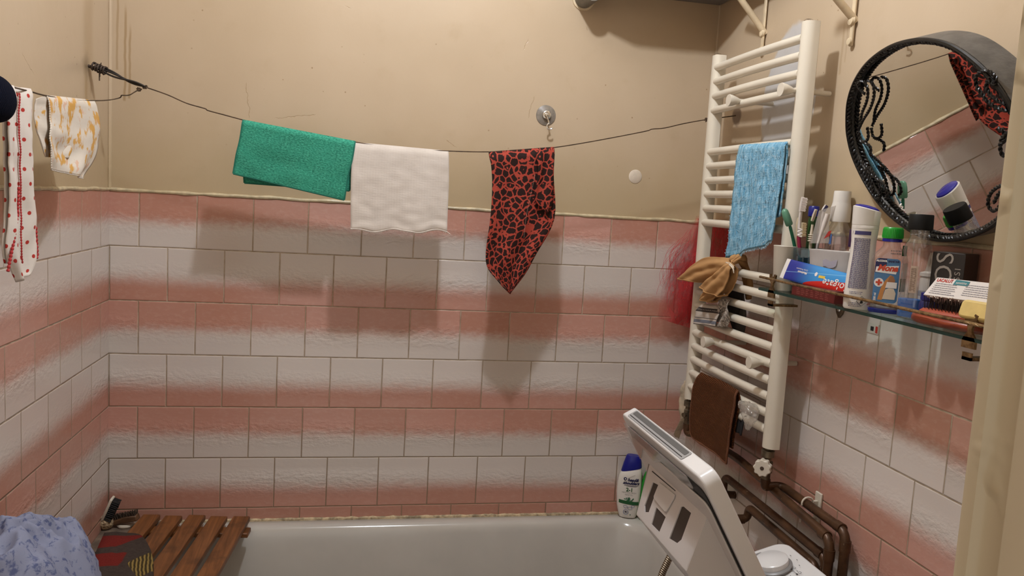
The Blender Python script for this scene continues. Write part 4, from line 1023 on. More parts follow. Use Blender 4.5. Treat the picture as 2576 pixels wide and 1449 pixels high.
# ---------------------------------------------------------------- washing machine with its lid open
M_wm = mat('washer_white', (.72, .71, .70), .20, spec=.5); M_wmi = mat('washer_lid_inner', (.58, .545, .52), .30); M_wmg = mat('washer_grey', (.24, .235, .23), .35)
M_dk = mat('slot_shade', (.050, .036, .028), .6); M_seam = mat('seam_black', (.01, .009, .008), .6)
Y0, Y1 = -.815, -1.215
def washer():
    t = thing('washing_machine', V((1.32, -1.015, 0)), 'white top-loading washing machine with raised lid in front of the right wall', 'washing machine')
    bm = B(); prism(bm, rrect(.58, .40, .02, 4, 1.315, -1.015), Matrix.Identity(4), .775); mk('cabinet', bm, M_wm, t)
    bm = B(); prism(bm, rrect(.34, .34, .05, 5, 1.235, -1.015), Matrix.Translation((0, 0, .7752)), .004); mk('drum_opening', bm, M_wmg, t)
    # sloped control panel along the back
    k0 = at(1975, 1373, 'z', .872); tilt = math.radians(17)
    xb, xf, zt_ = 1.606, 1.446, .874
    zf = zt_-(xb-xf)*math.tan(tilt)
    bm = B(); pl = [(1.43, .776), (xb, .776), (xb, zt_), (xf, zf), (1.43, zf-.010)]
    prism(bm, [(a, b) for a, b in pl], Matrix(((1, 0, 0, 0), (0, 0, -1, Y0-.002), (0, 1, 0, 0), (0, 0, 0, 1))), .396)
    # round the far and near back corners in plan
    ed = [e for e in bm.edges if all(v.co.x > xb-.0005 for v in e.verts) and abs(e.verts[0].co.y-e.verts[1].co.y) < 1e-5]
    bmesh.ops.bevel(bm, geom=ed, offset=.030, segments=7, profile=.5, affect='EDGES')
    pn = mk('control_panel', bm, M_wm, t, bevel=.006, bseg=3)
    n = V((-math.sin(tilt), 0, math.cos(tilt))); eu = V((0, -1, 0)); ev = V((math.cos(tilt), 0, math.sin(tilt)))
    pp = V((xb-.014, -.9, zt_-.0))
    hit = lambda px, py: onp(px, py, pp, n)
    dc = hit(1944, 1424)
    dial = mk('program_dial', lathe(B(), [(.0, 0), (.040, 0), (.040, .003), (.036, .006), (.0, .006)], 48, axis_to(dc, n)), M_wmg, pn, label='grey dial ring')
    mk('dial_knob', lathe(B(), [(.0, .004), (.034, .004), (.034, .016), (.031, .0185), (.0, .0185)], 48, axis_to(dc, n)), M_wm, pn, label='white program knob')
    dcp = hit(1917, 1405); M_ = frame(dcp+n*.0003, eu, ev)
    mk('display', prism(B(), rrect(.044, .020, .003), M_, .0012), M_wmg, pn, label='grey button plate'); mk('indicator', prism(B(), disc2(.002, 14, .006), M_, .0018), M_blk, pn)
    bm = B()
    for a, b in ((1952, 1395), (1942, 1399), (1965, 1408), (1978, 1420), (1991, 1432), (2005, 1445)): prism(bm, rrect(.005, .0035, .0008, 2), frame(hit(a, b)+n*.0002, eu, ev), .0005)
    mk('indicator', bm, M_blk, pn)
    bm = B()
    for a, b in (((1967, 1410), (1976, 1418)), ((1980, 1422), (1989, 1430)), ((1993, 1434), (2003, 1443))): tube(bm, [hit(*a)+n*.0004, hit(*b)+n*.0004], .0004, 4)
    for k in range(11):
        a = math.radians(-60+24*k); p = dc+(eu*math.cos(a)+ev*math.sin(a))*.052; tube(bm, [p+n*.0004, p+n*.0004+eu*.004], .0006, 4); 
    for a, b in ((1955, 1390), (1944, 1391), (1935, 1397), (1972, 1405), (1985, 1416), (1998, 1429), (2012, 1441)):
        p = hit(a, b)+n*.0004; tube(bm, [p+(eu*math.cos(q)+ev*math.sin(q))*.0032 for q in [2*PI*j/8 for j in range(8)]], .0004, 4, closed=True)
    mk('symbols', bm, mat('symbol_grey', (.10, .10, .105), .5), pn)
    # lid: outer shell hinged at the front edge of the panel
    Tp = V((1.231, 0, 1.175)); u_ = V((-.498, 0, .867)).normalized(); nn = V((-u_.z, 0, u_.x))
    L = .445; Mx = frame(Tp+V((0, Y0, 0)), -u_, (0, -1, 0))   # local x down the lid, local y towards the viewer, z = inner side
    if Mx.to_3x3().col[2].dot(nn) < 0: Mx = Mx @ Matrix.Diagonal((1, 1, -1, 1))
    def lp(name, bm, m_, **k): return mk(name, bm, m_, lid, **k)
    # shell outline with rounded near and far upper corners
    bm = B(); prism(bm, rrect(L, .40, .022, 6, L/2, .20), Mx, .030); lid = mk('lid', bm, M_wm, t, bevel=.004, bseg=3)
    bm = B(); prism(bm, rrect(L-.030, .378, .02, 5, L/2+.010, .20), Mx @ Matrix.Translation((.002, 0, .0302)), .0022); lp('lid_seal', bm, M_seam)
    bm = B(); prism(bm, rrect(L-.050, .372, .02, 5, L/2+.024, .20), Mx @ Matrix.Translation((.002, 0, .0324)), .004); lp('lid_liner', bm, M_wmi, bevel=.002)
    # grip recess in the front edge of the lid: grey strip with a dark ribbed channel
    ez = Mx.to_3x3().col[2]
    Me = Mx @ Matrix.Translation((-.0012, .0, .0)) @ Matrix(((0, 0, 1, 0), (0, 1, 0, 0), (1, 0, 0, 0), (0, 0, 0, 1)))  # x: thickness, y: width
    bm = B(); prism(bm, rrect(.022, .275, .004, 4, .015, .175), Me, .0016); lp('grip_plate', bm, mat('grip_grey', (.33, .33, .33), .3))
    bm = B(); prism(bm, rrect(.010, .262, .003, 4, .011, .175), Me @ Matrix.Translation((0, 0, -.0006)), .0016); lp('grip_recess', bm, mat('grip_dark', (.10, .10, .098), .5))
    bm = B(); prism(bm, rrect(.0014, .262, .0005, 2, .0215, .175), Me @ Matrix.Translation((0, 0, -.0006)), .0016); lp('grip_line', bm, M_seam)
    # detergent dispenser on the inner side: wedge whose face carries the openings
    O = Tp+u_*(-.093)+nn*.034; w_ = V((-math.sin(math.radians(17.5)), 0, -math.cos(math.radians(17.5)))); fl = .101
    O2 = O+w_*fl; base = Tp+u_*(-.43)+nn*.034
    def dsp(y, s): 
        c_ = [Tp+u_*(-.086)+nn*.030, O, O2, O2-u_*.02*0+(base-O2)*.5+nn*.012, base, Tp+u_*(-.43)+nn*.030]
        return [V((p.x, y, p.z)) for p in c_]
    ya, yb = Y0-.076, Y0-.345
    bm = B(); r0 = [bm.verts.new(p) for p in dsp(ya, 1)]; r1 = [bm.verts.new(p) for p in dsp(yb, 1)]
    # splay the near and far foot so that the sides slope out to the lid
    for r, dy in ((r0, .008), (r1, -.030)):
        for i in (0, 4, 5): r[i].co.y += dy
        r[3].co.y += dy*.45
    r0[2].co.y -= .026; r0[3].co.y -= .03; r0[4].co.y -= .03
    bm.faces.new(r0); bm.faces.new(r1[::-1])
    for i in range(6): bm.faces.new((r0[i], r0[(i+1) % 6], r1[(i+1) % 6], r1[i]))
    bmesh.ops.recalc_face_normals(bm, faces=bm.faces)
    me = bpy.data.meshes.new('dispenser'); bm.to_mesh(me); bm.free(); do = bpy.data.objects.new('tmp', me); COL.objects.link(do)
    bv = do.modifiers.new('b', 'BEVEL'); bv.width = .013; bv.segments = 4; bv.limit_method = 'ANGLE'; bv.angle_limit = math.radians(25)
    F_ = frame(O, (0, -1, 0), w_)       # face frame: x towards viewer from O (y = 0), y down the face
    fz = F_.to_3x3().col[2]; sgn = 1 if fz.dot(nn) > 0 else -1
    yl = lambda ly: ly  # offsets are measured from Y0 along the viewer direction
    F_.translation = V((O.x, Y0, O.z))
    wins = [[(.119, .026), (.145, .022), (.148, .077), (.133, .083), (.122, .074)], [(.168, .058), (.216, .058), (.214, .089), (.175, .090)], [(.254, .022), (.262, .018), (.294, .017), (.296, .066), (.287, .077), (.256, .082)]]
    cut = B()
    for p in wins: prism(cut, p, F_ @ Matrix.Translation((0, 0, -.026 if sgn > 0 else -.02)), .046)
    bmesh.ops.recalc_face_normals(cut, faces=cut.faces)
    cm = bpy.data.meshes.new('cut'); cut.to_mesh(cm); cut.free(); co_ = bpy.data.objects.new('cut', cm); COL.objects.link(co_)
    bo = do.modifiers.new('c', 'BOOLEAN'); bo.object = co_; bo.operation = 'DIFFERENCE'; bo.solver = 'EXACT'
    dg = bpy.context.evaluated_depsgraph_get(); m2 = bpy.data.meshes.new_from_object(do.evaluated_get(dg))
    bpy.data.objects.remove(do); bpy.data.objects.remove(co_)
    for p in m2.polygons: p.use_smooth = True
    m2.set_sharp_from_angle(angle=math.radians(32)); m2.name = 'dispenser'; m2.materials.clear()
    d = link('dispenser', m2, lid, [M_wmi])
    for p in wins:
        bm = B(); prism(bm, p, F_ @ Matrix.Translation((0, 0, -sgn*.0040)), .002*sgn); mk('slot_shade_plate', bm, M_dk, lid, label='dark plate painted as the shade inside a detergent dispenser opening')  # dark plate just inside each cut, its colour stands in for inner shade
    bm = B(); prism(bm, [(.150, .015), (.222, .012), (.224, .018), (.216, .048), (.210, .051), (.153, .048), (.149, .044)], F_ @ Matrix.Translation((0, 0, .0004 if sgn > 0 else -.0004)), .003*sgn); mk('dispenser_flap', bm, M_wmi, lid, bevel=.001)
    bm = B(); prism(bm, [(.10, .009), (.215, .006), (.215, .0075), (.10, .011)], F_ @ Matrix.Translation((0, 0, -.0006*sgn)), .001*sgn); mk('slot_line', bm, M_seam, lid)
    # clear plastic lip of the dispenser cover
    bm = B(); prism(bm, [(.012, .03), (.012, .345), (.034, .352), (.044, .30), (.036, .21), (.062, .15), (.048, .10), (.095, .035), (.105, .018), (.05, .022)], Mx @ Matrix.Translation((0, 0, .0366)), .0022)
    mk('clear_lip', bm, clear('clear_lip', (.90, .89, .87), .08, .5, .06, .10), lid)
washer()
# braided shower hose lying in the bath end
def hose():
    N = NT('braided_metal'); c = N.co('UV'); g = N.co(); X = N.xyz(g)
    h = N.m('SINE', N.mul(N.add(X[2], N.mul(X[0], .6)), 1100)); N.set(col=N.mix(N.ss(h, -.6, .6), (.16, .115, .07), (.48, .40, .30)), rough=.35, metal=.8); N.bump(h, .8, .001)
    pts = [at(a, b, 'y', -.60) for a, b in ((1652, 1500), (1664, 1449), (1676, 1420), (1690, 1392), (1715, 1350), (1750, 1310))]
    pts = [pts[0]+V((-.08, .05, -.16)), pts[0]+V((-.03, .02, -.08))]+pts
    mk('shower_hose', tube(B(), smoothpath(pts, 8), .0085, 14), N.mat, None, 60, 'braided metal shower hose curving into the bath behind the washer lid', 'shower hose')
hose()
# ---------------------------------------------------------------- glass shelf
ZG = 1.412   # top of the glass
M_glass = clear('shelf_glass', (.84, .92, .88), .05, .5, .03); M_gedge = mat('glass_edge', (.010, .040, .032), .12)
def brass():
    N = NT('tarnished_brass'); c = N.co(); n = N.noise(c, 70, 4, .7)
    N.set(col=N.mix(N.ss(n, .35, .65), (.12, .065, .026), (.30, .19, .085)), rough=.42, metal=.7); return N.mat
M_brass = brass()
def shelf():
    t = thing('glass_shelf', V((W, -1.0, ZG-.03)), 'glass shelf with brass rail crowded with toiletries under the mirror', 'shelf')
    pl = [(W-.002, -.690), (W-.098, -.690), (W-.103, -.684), (W-.103, -.640), (W-.108, -.628), (W-.120, -.624), (W-.130, -.634), (W-.130, -1.345), (W-.122, -1.353), (W-.002, -1.353)]
    a = [(x, y) for x, y in pl][::-1]
    bm = B(); prism(bm, a, Matrix.Translation((0, 0, ZG-.006)), .006)
    bm.normal_update()
    for f in bm.faces:
        if abs(f.normal.z) < .5: f.material_index = 1
    mk('glass_pane', bm, [M_glass, M_gedge], t, ang=30)
    xr = W-.140; r0, r1 = at(1934, 692, 'x', xr), at(2478, 829, 'x', xr)
    mk('rail', rope(tube(B(), [(xr, -.655, 1.4385), (xr, -1.37, 1.4345)], .0030, 8), resample([(xr, -.655, 1.4385), (xr, -1.37, 1.4345)], .004), .0028, .032, 2, 5), M_brass, t)
    for y in (-.692, -1.296):
        bm = B(); zr = 1.4368
        Mx = frame((xr+.010, y, zr+.004), (0, 1, 0), (0, 0, 1))
        cl = [(-.011, .006), (-.006, .008), (-.004, .002), (.004, .002), (.006, .008), (.011, .006), (.009, -.006), (.004, -.012), (.003, -.020), (.008, -.028), (.011, -.034), (.011, -.046), (-.011, -.046), (-.011, -.034), (-.008, -.028), (-.003, -.020), (-.004, -.012), (-.009, -.006)]
        prism(bm, [(a*1.25, b*1.0) for a, b in cl], Mx, .0042)
        box(bm, (xr+.0095, y-.009, ZG-.036), (W-.065, y+.009, ZG-.031))
        box(bm, (xr+.0095, y-.009, ZG-.036), (xr+.0135, y+.009, ZG-.024))
        mk('rail_clip', bm, M_brass, t, ang=30)
    for y in (-.770, -1.25):
        bm = B(); Mx = frame((W, y, ZG-.0065), (0, -1, 0), (0, 0, 1))
        prism(bm, [(-.020, 0), (-.018, -.012), (-.010, -.032), (0, -.042), (.010, -.032), (.018, -.012), (.020, 0)], Mx @ Matrix.Translation((0, 0, -.0)), .006 if Mx.to_3x3().col[2].x < 0 else -.006)
        box(bm, (W-.055, y-.016, ZG-.0085), (W-.004, y+.016, ZG-.0062)); mk('wall_bracket', bm, mat('grey_brass', (.17, .12, .075), .45, .5, nscale=60, namt=.4), t, bevel=.001)
        mk('screw', lathe(B(), [(.0, .0), (.0045, .0), (.003, .002), (.0, .002)], 12, axis_to((W-.006, y, ZG-.030), (-1, 0, 0))), M_chrome, t)
    # price sticker left on the underside
    st_ = box(B(), (W-.0016, -.905, ZG-.062), (W-.0004, -.868, ZG-.042)); s_ = mk('sticker', st_, mat('sticker', (.55, .50, .44), .5), t, label='small white sticker with red and green marks on the wall under the glass')
    mk('sticker_mark', box(B(), (W-.0020, -.903, ZG-.060), (W-.0014, -.896, ZG-.046)), mat('red_print', (.45, .03, .02), .5), s_); mk('sticker_mark', box(B(), (W-.0020, -.890, ZG-.057), (W-.0014, -.880, ZG-.048)), M_blk, s_)
shelf()
def facing(c): return V((CAM.x-c.x, CAM.y-c.y, 0)).normalized()
def stand(px, py, dx, yoff=0):
    p = at(px, py, 'x', W-dx); return V((W-dx, p.y+yoff, ZG+.0003))
M_shw = mat('cap_white', (.68, .64, .58), .3)
# white cup
c = V((W-.100, at(1964, 735, 'x', W-.100).y-.003, ZG+.0003))
bm = B(); lathe(bm, [(.0, 0), (.0185, 0), (.0195, .002), (.0262, .100), (.0268, .101), (.0262, .102), (.0250, .100), (.0185, .006), (.0, .005)], 40, Matrix.Translation(c))
mk('plastic_cup', bm, mat('cup_ivory', (.62, .57, .48), .4), None, 40, 'plain ivory plastic cup at the left end of the glass shelf', 'cup')
# blue-green square tumbler with toothbrushes
TC = V((W-.062, at(2028, 722, 'x', W-.062).y, ZG+.0003)); TEF = facing(TC); TR = frame(TC, V((0, 0, 1)).cross(TEF), -TEF)
bm = B(); loft(bm, [(0, .023, .023, 3.6), (.003, .027, .027, 4), (.010, .029, .029, 4), (.085, .034, .034, 4), (.100, .0348, .0348, 4), (.101, .0343, .0343, 4), (.100, .0325, .0325, 4), (.085, .0315, .0315, 4), (.012, .026, .026, 4), (.0115, .02, .02, 4)], 48, TR)
tum = mk('tumbler', bm, clear('teal_glass', (.40, .58, .62), .10, .5, .05, .10, (.12, .22, .26)), None, 40, 'blue-green glass tumbler holding toothbrushes on the shelf', 'tumbler')
M_rib = (clear('teal_glass_rib', (.55, .68, .72), .16, .5, .05, .14, (.30, .42, .48)))
for k in range(-2, 3):
    for s in (1, -1): mk('rib', tube(B(), [TR @ V((k*.011, s*(.0300), .016)), TR @ V((k*.012, s*.0338, .082))], .0022, 6), M_rib, tum)
def tp(px, py, d): return onp(px, py, TC+TEF*d, TEF)
def brush(name, path, hw, mt, lab, head=None, bmat=None, grip=None, capm=None):
    pts = smoothpath([tp(*p) for p in path], 6); t = thing(name, pts[0], lab, 'toothbrush', 'toothbrushes in the tumbler')
    n_ = len(pts); mk('handle', tube(B(), pts, [hw*(1 if k < n_*.75 else .8) for k in range(n_)], 10), mt, t)
    if head:
        a, b, side, ln = head; a, b = tp(*a), tp(*b); ax_ = (b-a); s = (tp(*side)-b.lerp(a, .5)); s = (s-ax_.normalized()*s.dot(ax_.normalized())).normalized()
        mk('head', tube(B(), [a, a.lerp(b, .5), b], [hw*.9, hw*1.15, hw*.9], 10), mt, t)
        bm = B()
        for i in range(13):
            p = a.lerp(b, .06+.88*i/12)
            for w_ in (-1, 0, 1): q = p+TEF*.0028*w_; tube(bm, [q, q+s*ln*(1+.08*math.sin(i*2.5))], .0013, 5)
        mk('bristles', bm, bmat, t)
    if grip:
        mk('grip', tube(B(), smoothpath([tp(*p) for p in grip[0]], 5), grip[1], 10), grip[2], t, label=grip[3])
    return t
M_brw = mat('brush_white', (.66, .60, .55), .35); M_br_w = mat('bristle_white', (.62, .55, .49), .8); M_tgreen = mat('brush_green', (.010, .16, .085), .3); M_crim = mat('crimson_rubber', (.26, .010, .05), .5)
b = brush('toothbrush', [(2020, 715, -.015), (2006, 660, -.01), (1998, 615, .0), (1988, 572, .012), (1984, 560, .014)], .0036, M_tgreen, 'green toothbrush with a translucent green head cover leaning left out of the tumbler')
q0, q1 = tp(1986, 566, .013), tp(1974, 531, .018); ax_ = (q1-q0)
bm = B(); loft(bm, [(-.001, .0080, .006, 3), (.002, .0098, .0072, 3), (.022, .0100, .0074, 3), (.033, .0085, .0065, 3), (.037, .0055, .0045, 2.4), (.0385, .002, .002, 2)], 28, axis_to(q0, ax_))
mk('head_cover', bm, mat('cover_green', (.14, .36, .23), .35, trans=.3), b, label='translucent green head cover')
brush('toothbrush', [(2020, 720, -.01), (2016, 680, -.005), (2011, 640, .004), (2010, 600, .010), (2011, 560, .012), (2014, 530, .014)], .0036, M_brw, 'tall white toothbrush with crimson grip and upright bristles in the tumbler', ((2013, 532, .014), (2020, 496, .018), (2034, 514, .016), .0105), M_br_w, ([(2014, 640, .012), (2011, 620, .014), (2009, 592, .016)], .0041, M_crim, 'crimson rubber grip'))
tb = bpy.data.objects['toothbrush.001']
zz = [tp(2012+(5 if k % 2 else -5), 575+k*4.2, .019) for k in range(6)]; mk('neck_spring', tube(B(), smoothpath(zz, 4), .0022, 6), M_brw, tb, label='white zigzag neck')
brush('toothbrush', [(2030, 716, -.01), (2036, 660, .0), (2040, 600, .012), (2044, 565, .014)], .0036, mat('brush_cream', (.60, .52, .40), .4), 'cream toothbrush with ridged neck and worn head beside the mouthwash bottle', ((2043, 556, .014), (2053, 527, .018), (2044, 540, .03), .006), mat('bristle_cream', (.62, .54, .42), .8))
tb = bpy.data.objects['toothbrush.002']
bm = B()
for k in range(4): cc = tp(2038+k*.6, 606-k*5, .013); tube(bm, [cc+V((math.cos(a)*.0046, math.sin(a)*.0046, 0)) for a in [2*PI*j/12 for j in range(12)]], .0012, 5, closed=True)
mk('ridges', bm, mat('brush_cream', (.60, .52, .40), .4), tb)
brush('toothbrush', [(2016, 705, -.03), (2010, 650, -.026), (2006, 600, -.022), (2007, 560, -.02), (2010, 548, -.02)], .0036, mat('brush_yellowed', (.56, .46, .30), .4), 'yellowed toothbrush with brown stained bristles behind the crimson one', ((2018, 596, -.022), (2020, 560, -.02), (2032, 580, -.02), .008), mat('bristle_tan', (.45, .32, .17), .8))
brush('toothbrush', [(2040, 700, -.02), (2052, 640, -.016), (2064, 580, -.01), (2070, 540, -.008), (2075, 522, -.006)], .0032, M_brw, 'white toothbrush with dark violet bristles behind the clear wrapper', ((2069, 530, -.008), (2078, 516, -.006), (2086, 520, -.004), .006), mat('bristle_violet', (.020, .012, .05), .7))
# toothbrush in clear wrapper
t = thing('wrapped_toothbrush', TC+V((0, -.03, .06)), 'new toothbrush sealed in a clear plastic wrapper with red and blue print', 'toothbrush', 'toothbrushes in the tumbler')
pl_ = [(2038, 612), (2060, 530), (2103, 517), (2085, 560), (2086, 612)]
bm = B(); f0 = [bm.verts.new(tp(*p, .030)) for p in pl_]; f1 = [bm.verts.new(tp(*p, .034)) for p in pl_]
bm.faces.new(f0[::-1]); bm.faces.new(f1)
for i in range(5): bm.faces.new((f0[i], f0[(i+1) % 5], f1[(i+1) % 5], f1[i]))
mk('wrapper', bm, clear('wrapper_film', (.90, .88, .86), .12, .5, .15, .20, (.6, .52, .46)), t)
mk('inner_brush', tube(B(), [tp(2058, 612, .032), tp(2066, 585, .032), tp(2074, 562, .032), tp(2082, 538, .032)], [.0032, .0036, .0055, .0050], 10), M_brw, t)
fw = lambda x, y: tp(x, y, .0355)
bm = B(); bm.faces.new([bm.verts.new(fw(*p)) for p in ((2072, 601), (2084, 582), (2092, 580), (2086, 594))]); mk('red_print', bm, mat('red_print', (.45, .03, .02), .5), t)
bm = B(); bm.faces.new([bm.verts.new(fw(*p)) for p in ((2084, 614), (2090, 588), (2093, 590), (2090, 614))]); mk('blue_print', bm, mat('print_blue', (.05, .13, .36), .5), t)
# slim bottle with a blue cap standing among the brushes
b0, b1 = tp(2030, 712, -.012), tp(2049, 519, -.020); bd = (b1-b0); t = thing('small_bottle', b0, 'slim dark green bottle with navy blue cap standing among the toothbrushes', 'bottle'); bl_ = bd.length; Mb = axis_to(b0, bd)
mk('body', lathe(B(), [(.0, 0), (.0098, 0), (.0105, .002), (.0105, bl_-.030), (.0085, bl_-.022), (.0, bl_-.022)], 26, Mb), mat('dark_green_glass', (.012, .055, .012), .2), t)
mk('cap', lathe(B(), [(.0, bl_-.023), (.0120, bl_-.023), (.0123, bl_-.021), (.0120, bl_-.002), (.0105, bl_), (.0, bl_)], 26, Mb), mat('navy_cap', (.006, .009, .16), .3), t, label='navy blue cap')
# mouthwash bottle with tall white measuring cap
c = V((W-.023, at(2094, 740, 'x', W-.023).y, ZG+.0003)); t = thing('mouthwash_bottle', c, 'clear empty mouthwash bottle with a tall white measuring cap', 'bottle'); ef = facing(c); R_ = frame(c, V((0, 0, 1)).cross(ef), -ef)
M_pet = clear('clear_pet', (.90, .88, .86), .10, .6, .05, .05, (.62, .58, .54))
mk('body', loft(B(), [(0, .026, .010, 3), (.004, .030, .0125, 3), (.05, .031, .013, 3), (.125, .031, .014, 3), (.142, .028, .016, 2.6), (.155, .020, .017, 2.2), (.160, .0175, .0175, 2), (.166, .0175, .0175, 2)], 36, R_), M_pet, t)
mk('cap', lathe(B(), [(.0, .163), (.0205, .163), (.0212, .166), (.0210, .195), (.0190, .203), (.0185, .207), (.0178, .228), (.0170, .230), (.0, .230)], 36, R_), M_shw, t)
# small purple tube and stack of white pads
c = V((W-.0225, at(2119, 745, 'x', W-.0225).y-.022, ZG+.0003)); t = thing('cotton_pads', c, 'short stack of round white pads behind the spray bottle', 'stack of pads')
bm = B()
for k in range(16):
    z0 = k*.0064; lathe(bm, [(.0, z0), (.0205, z0), (.0215, z0+.0022), (.0212, z0+.0048), (.0195, z0+.0060), (.0, z0+.0061)], 24, Matrix.Translation(c))
mk('pads', bm, mat('pad_white', (.62, .54, .44), .9), t)
c2 = c+V((.0, 0, .103))
t2 = thing('lip_balm', c2, 'dark purple capped tube standing on the stack of white pads', 'tube')
mk('tube_body', lathe(B(), [(.0, 0), (.0085, 0), (.0085, .012), (.0, .012)], 20, Matrix.Translation(c2)), M_shw, t2); mk('cap', lathe(B(), [(.0, .009), (.0115, .009), (.0115, .044), (.0108, .046), (.0, .046)], 22, Matrix.Translation(c2)), mat('dark_purple', (.030, .008, .045), .35), t2)
# translucent tub
c = V((W-.071, at(2082, 748, 'x', W-.071).y-.004, ZG+.0003)); t = thing('plastic_tub', c, 'translucent white plastic tub behind the toothpaste tube', 'tub'); ef = V((-.90, -.43, 0)).normalized(); ex_ = V((0, 0, 1)).cross(ef); R_ = frame(c, ex_, -ef)
tubm = mat('frosted_plastic', (.60, .56, .53), .35, nscale=18, namt=.08, trans=.25)
mk('tub_wall', loft(B(), [(0, .040, .013, 3), (.004, .044, .015, 3), (.060, .048, .017, 3.2), (.097, .0515, .019, 3.4), (.100, .0530, .0200, 3.4), (.102, .0530, .0200, 3.4), (.1025, .0515, .019, 3.4), (.098, .0500, .0175, 3.4), (.06, .046, .0155, 3.2), (.008, .042, .013, 3)], 60, R_), tubm, t, 30)
patch(lambda x, y: c+ex_*(x+.006)+ef*(.0190)+V((0, 0, y+.074)), [(-.017, .007), (-.010, .010), (.0, .006), (.010, .009), (.017, .011), (.015, -.002), (.010, -.006), (.0, -.009), (-.010, -.005), (-.015, -.006)], 'moulded_mark', mat('grey_violet', (.36, .33, .38), .5), t)
# red box lying flat with the toothpaste tube on it
c = V((W-.083, -.845, ZG+.0004)); ang = math.radians(0); t = thing('red_box', c, 'flat dark red carton lying on the glass under the toothpaste tube', 'box')
mk('carton', box(B(), (W-.122, -.925, ZG+.0004), (W-.098, -.765, ZG+.026)), mat('dark_red_card', (.115, .010, .008), .5), t, bevel=.001)
bm = B()
for k in range(5):
    for s in range(7): y0 = -.785-.018*s; bm2 = box(bm, (W-.1222, y0-.014*random.uniform(.5, 1), ZG+.005+k*.0038), (W-.1219, y0, ZG+.0062+k*.0038))
mk('small_print', bm, mat('pink_print', (.26, .07, .05), .6), t)
def toothpaste():
    """soft tube lying on its side along the rail, printed face towards the room"""
    A = at(1971, 674, 'x', W-.130); Bp = at(2150, 722, 'x', W-.0845)
    t = thing('toothpaste_tube', V((W-.115, -.80, ZG+.03)), 'blue and red toothpaste tube lying upside down along the brass rail', 'toothpaste tube')
    d = (Bp-A).normalized(); n0 = V((-.90, -.32, .30)).normalized(); n0 = (n0-d*n0.dot(d)).normalized(); up = n0.cross(d) if n0.cross(d).z > 0 else d.cross(n0)
    L = (Bp-A).length+.012; nu, nv = 60, 24
    def hw(s): return .0225+.001*s
    def th(s): return .0012+.0165*min(1, max(0, (s-.03)/.75))**.8
    def col(s, w):  # material zones: crimp, dark blue, light blue, red
        return 0
    def surf(s, w, side=1): # s along 0..1, w -1..1
        k = (1-abs(w)**2.4)**.5 if abs(w) < 1 else 0
        return A+d*(s*L)+up*(w*hw(s))+n0*(side*th(s)*k*.5)-V((0, 0, 0))
    N = NT('toothpaste_print'); uv = N.xyz(N.co('UV')); s_, w_ = uv[0], uv[1]
    n = N.noise(N.co('UV'), 5, 2)
    col_ = N.mix(N.ss(s_, .14, .55), (.010, .022, .24), (.030, .24, .55))
    wave = N.sub(w_, N.m('MULTIPLY_ADD', N.m('POWER', N.m('MAXIMUM', N.sub(s_, .33), 0.0), .55), 1.55, -1.02))
    col_ = N.mix(N.ss(wave, -.01, .01, 1.0, 0.0), col_, (.52, .020, .014))
    col_ = N.mix(N.ss(N.m('ABSOLUTE', N.sub(N.add(w_, N.mul(N.sub(s_, .45), -1.2)), .22)), .0, .05, .5, 0.0), col_, (.30, .60, .72))
    col_ = N.mix(N.ss(s_, .052, .056), (.66, .63, .60), col_)
    N.set(col=col_, rough=.25); N.bump(N.noise(N.co(), 60, 2), .2, .002)
    bm = B(); uvl = bm.loops.layers.uv.verify(); g = {}
    for side in (1, -1):
        for i in range(nu+1):
            for j in range(nv+1): g[side, i, j] = bm.verts.new(surf(i/nu, -1+2*j/nv, side))
        for i in range(nu):
            for j in range(nv):
                f = bm.faces.new((g[side, i, j], g[side, i+1, j], g[side, i+1, j+1], g[side, i, j+1]))
                for lp, (a, b_) in zip(f.loops, ((i, j), (i+1, j), (i+1, j+1), (i, j+1))): lp[uvl].uv = (a/nu, -1+2*b_/nv)
    bmesh.ops.remove_doubles(bm, verts=bm.verts, dist=1e-6)
    mk('tube_body', bm, N.mat, t, 60)
    mk('cap', lathe(B(), [(.0, 0), (.0105, 0), (.011, .002), (.010, .012), (.0, .012)], 24, axis_to(A+d*L, d)), M_shw, t)
    # upside-down lettering: reads towards the crimped end
    wp = mat('white_print', (.70, .66, .62), .4)
    def fnT(s0, w0): return lambda x, y: surf(s0-x/L, w0-y/.0235)+n0*.0006
    text('lettering', 'Colgate', .0225, wp, fnT(.77, -.30), t, bold=.0002, shear=.1, spacing=1.08)
    text('lettering', 'Maximum', .0072, wp, fnT(.29, .02), t, bold=.0002, shear=.2); text('lettering', 'Cavity Protection', .0050, wp, fnT(.27, .30), t, shear=.2)
    bm = B(); pc = (.475, .18)
    for k in range(10):
        a = 2*PI*k/10; p = [surf(pc[0]+.010*math.cos(a+q)*r_, pc[1]+.10*math.sin(a+q)*r_)+n0*.0005 for q, r_ in ((-.15, .7), (0, 2.6 if k % 2 else 1.6), (.15, .7))]; bm.faces.new([bm.verts.new(x) for x in p])
    bm.faces.new([bm.verts.new(surf(pc[0]+.018*math.cos(a), pc[1]+.20*math.sin(a))+n0*.0006) for a in [2*PI*k/14 for k in range(14)]])
    mk('star_print', bm, wp, t)
    bm = B(); bm.faces.new([bm.verts.new(surf(*p)+n0*.0006) for p in ((.515, .16), (.60, .20), (.605, -.04), (.52, -.08))]); mk('yellow_print', bm, mat('yellow_print_ink', (.62, .42, .05), .5), t)
toothpaste()
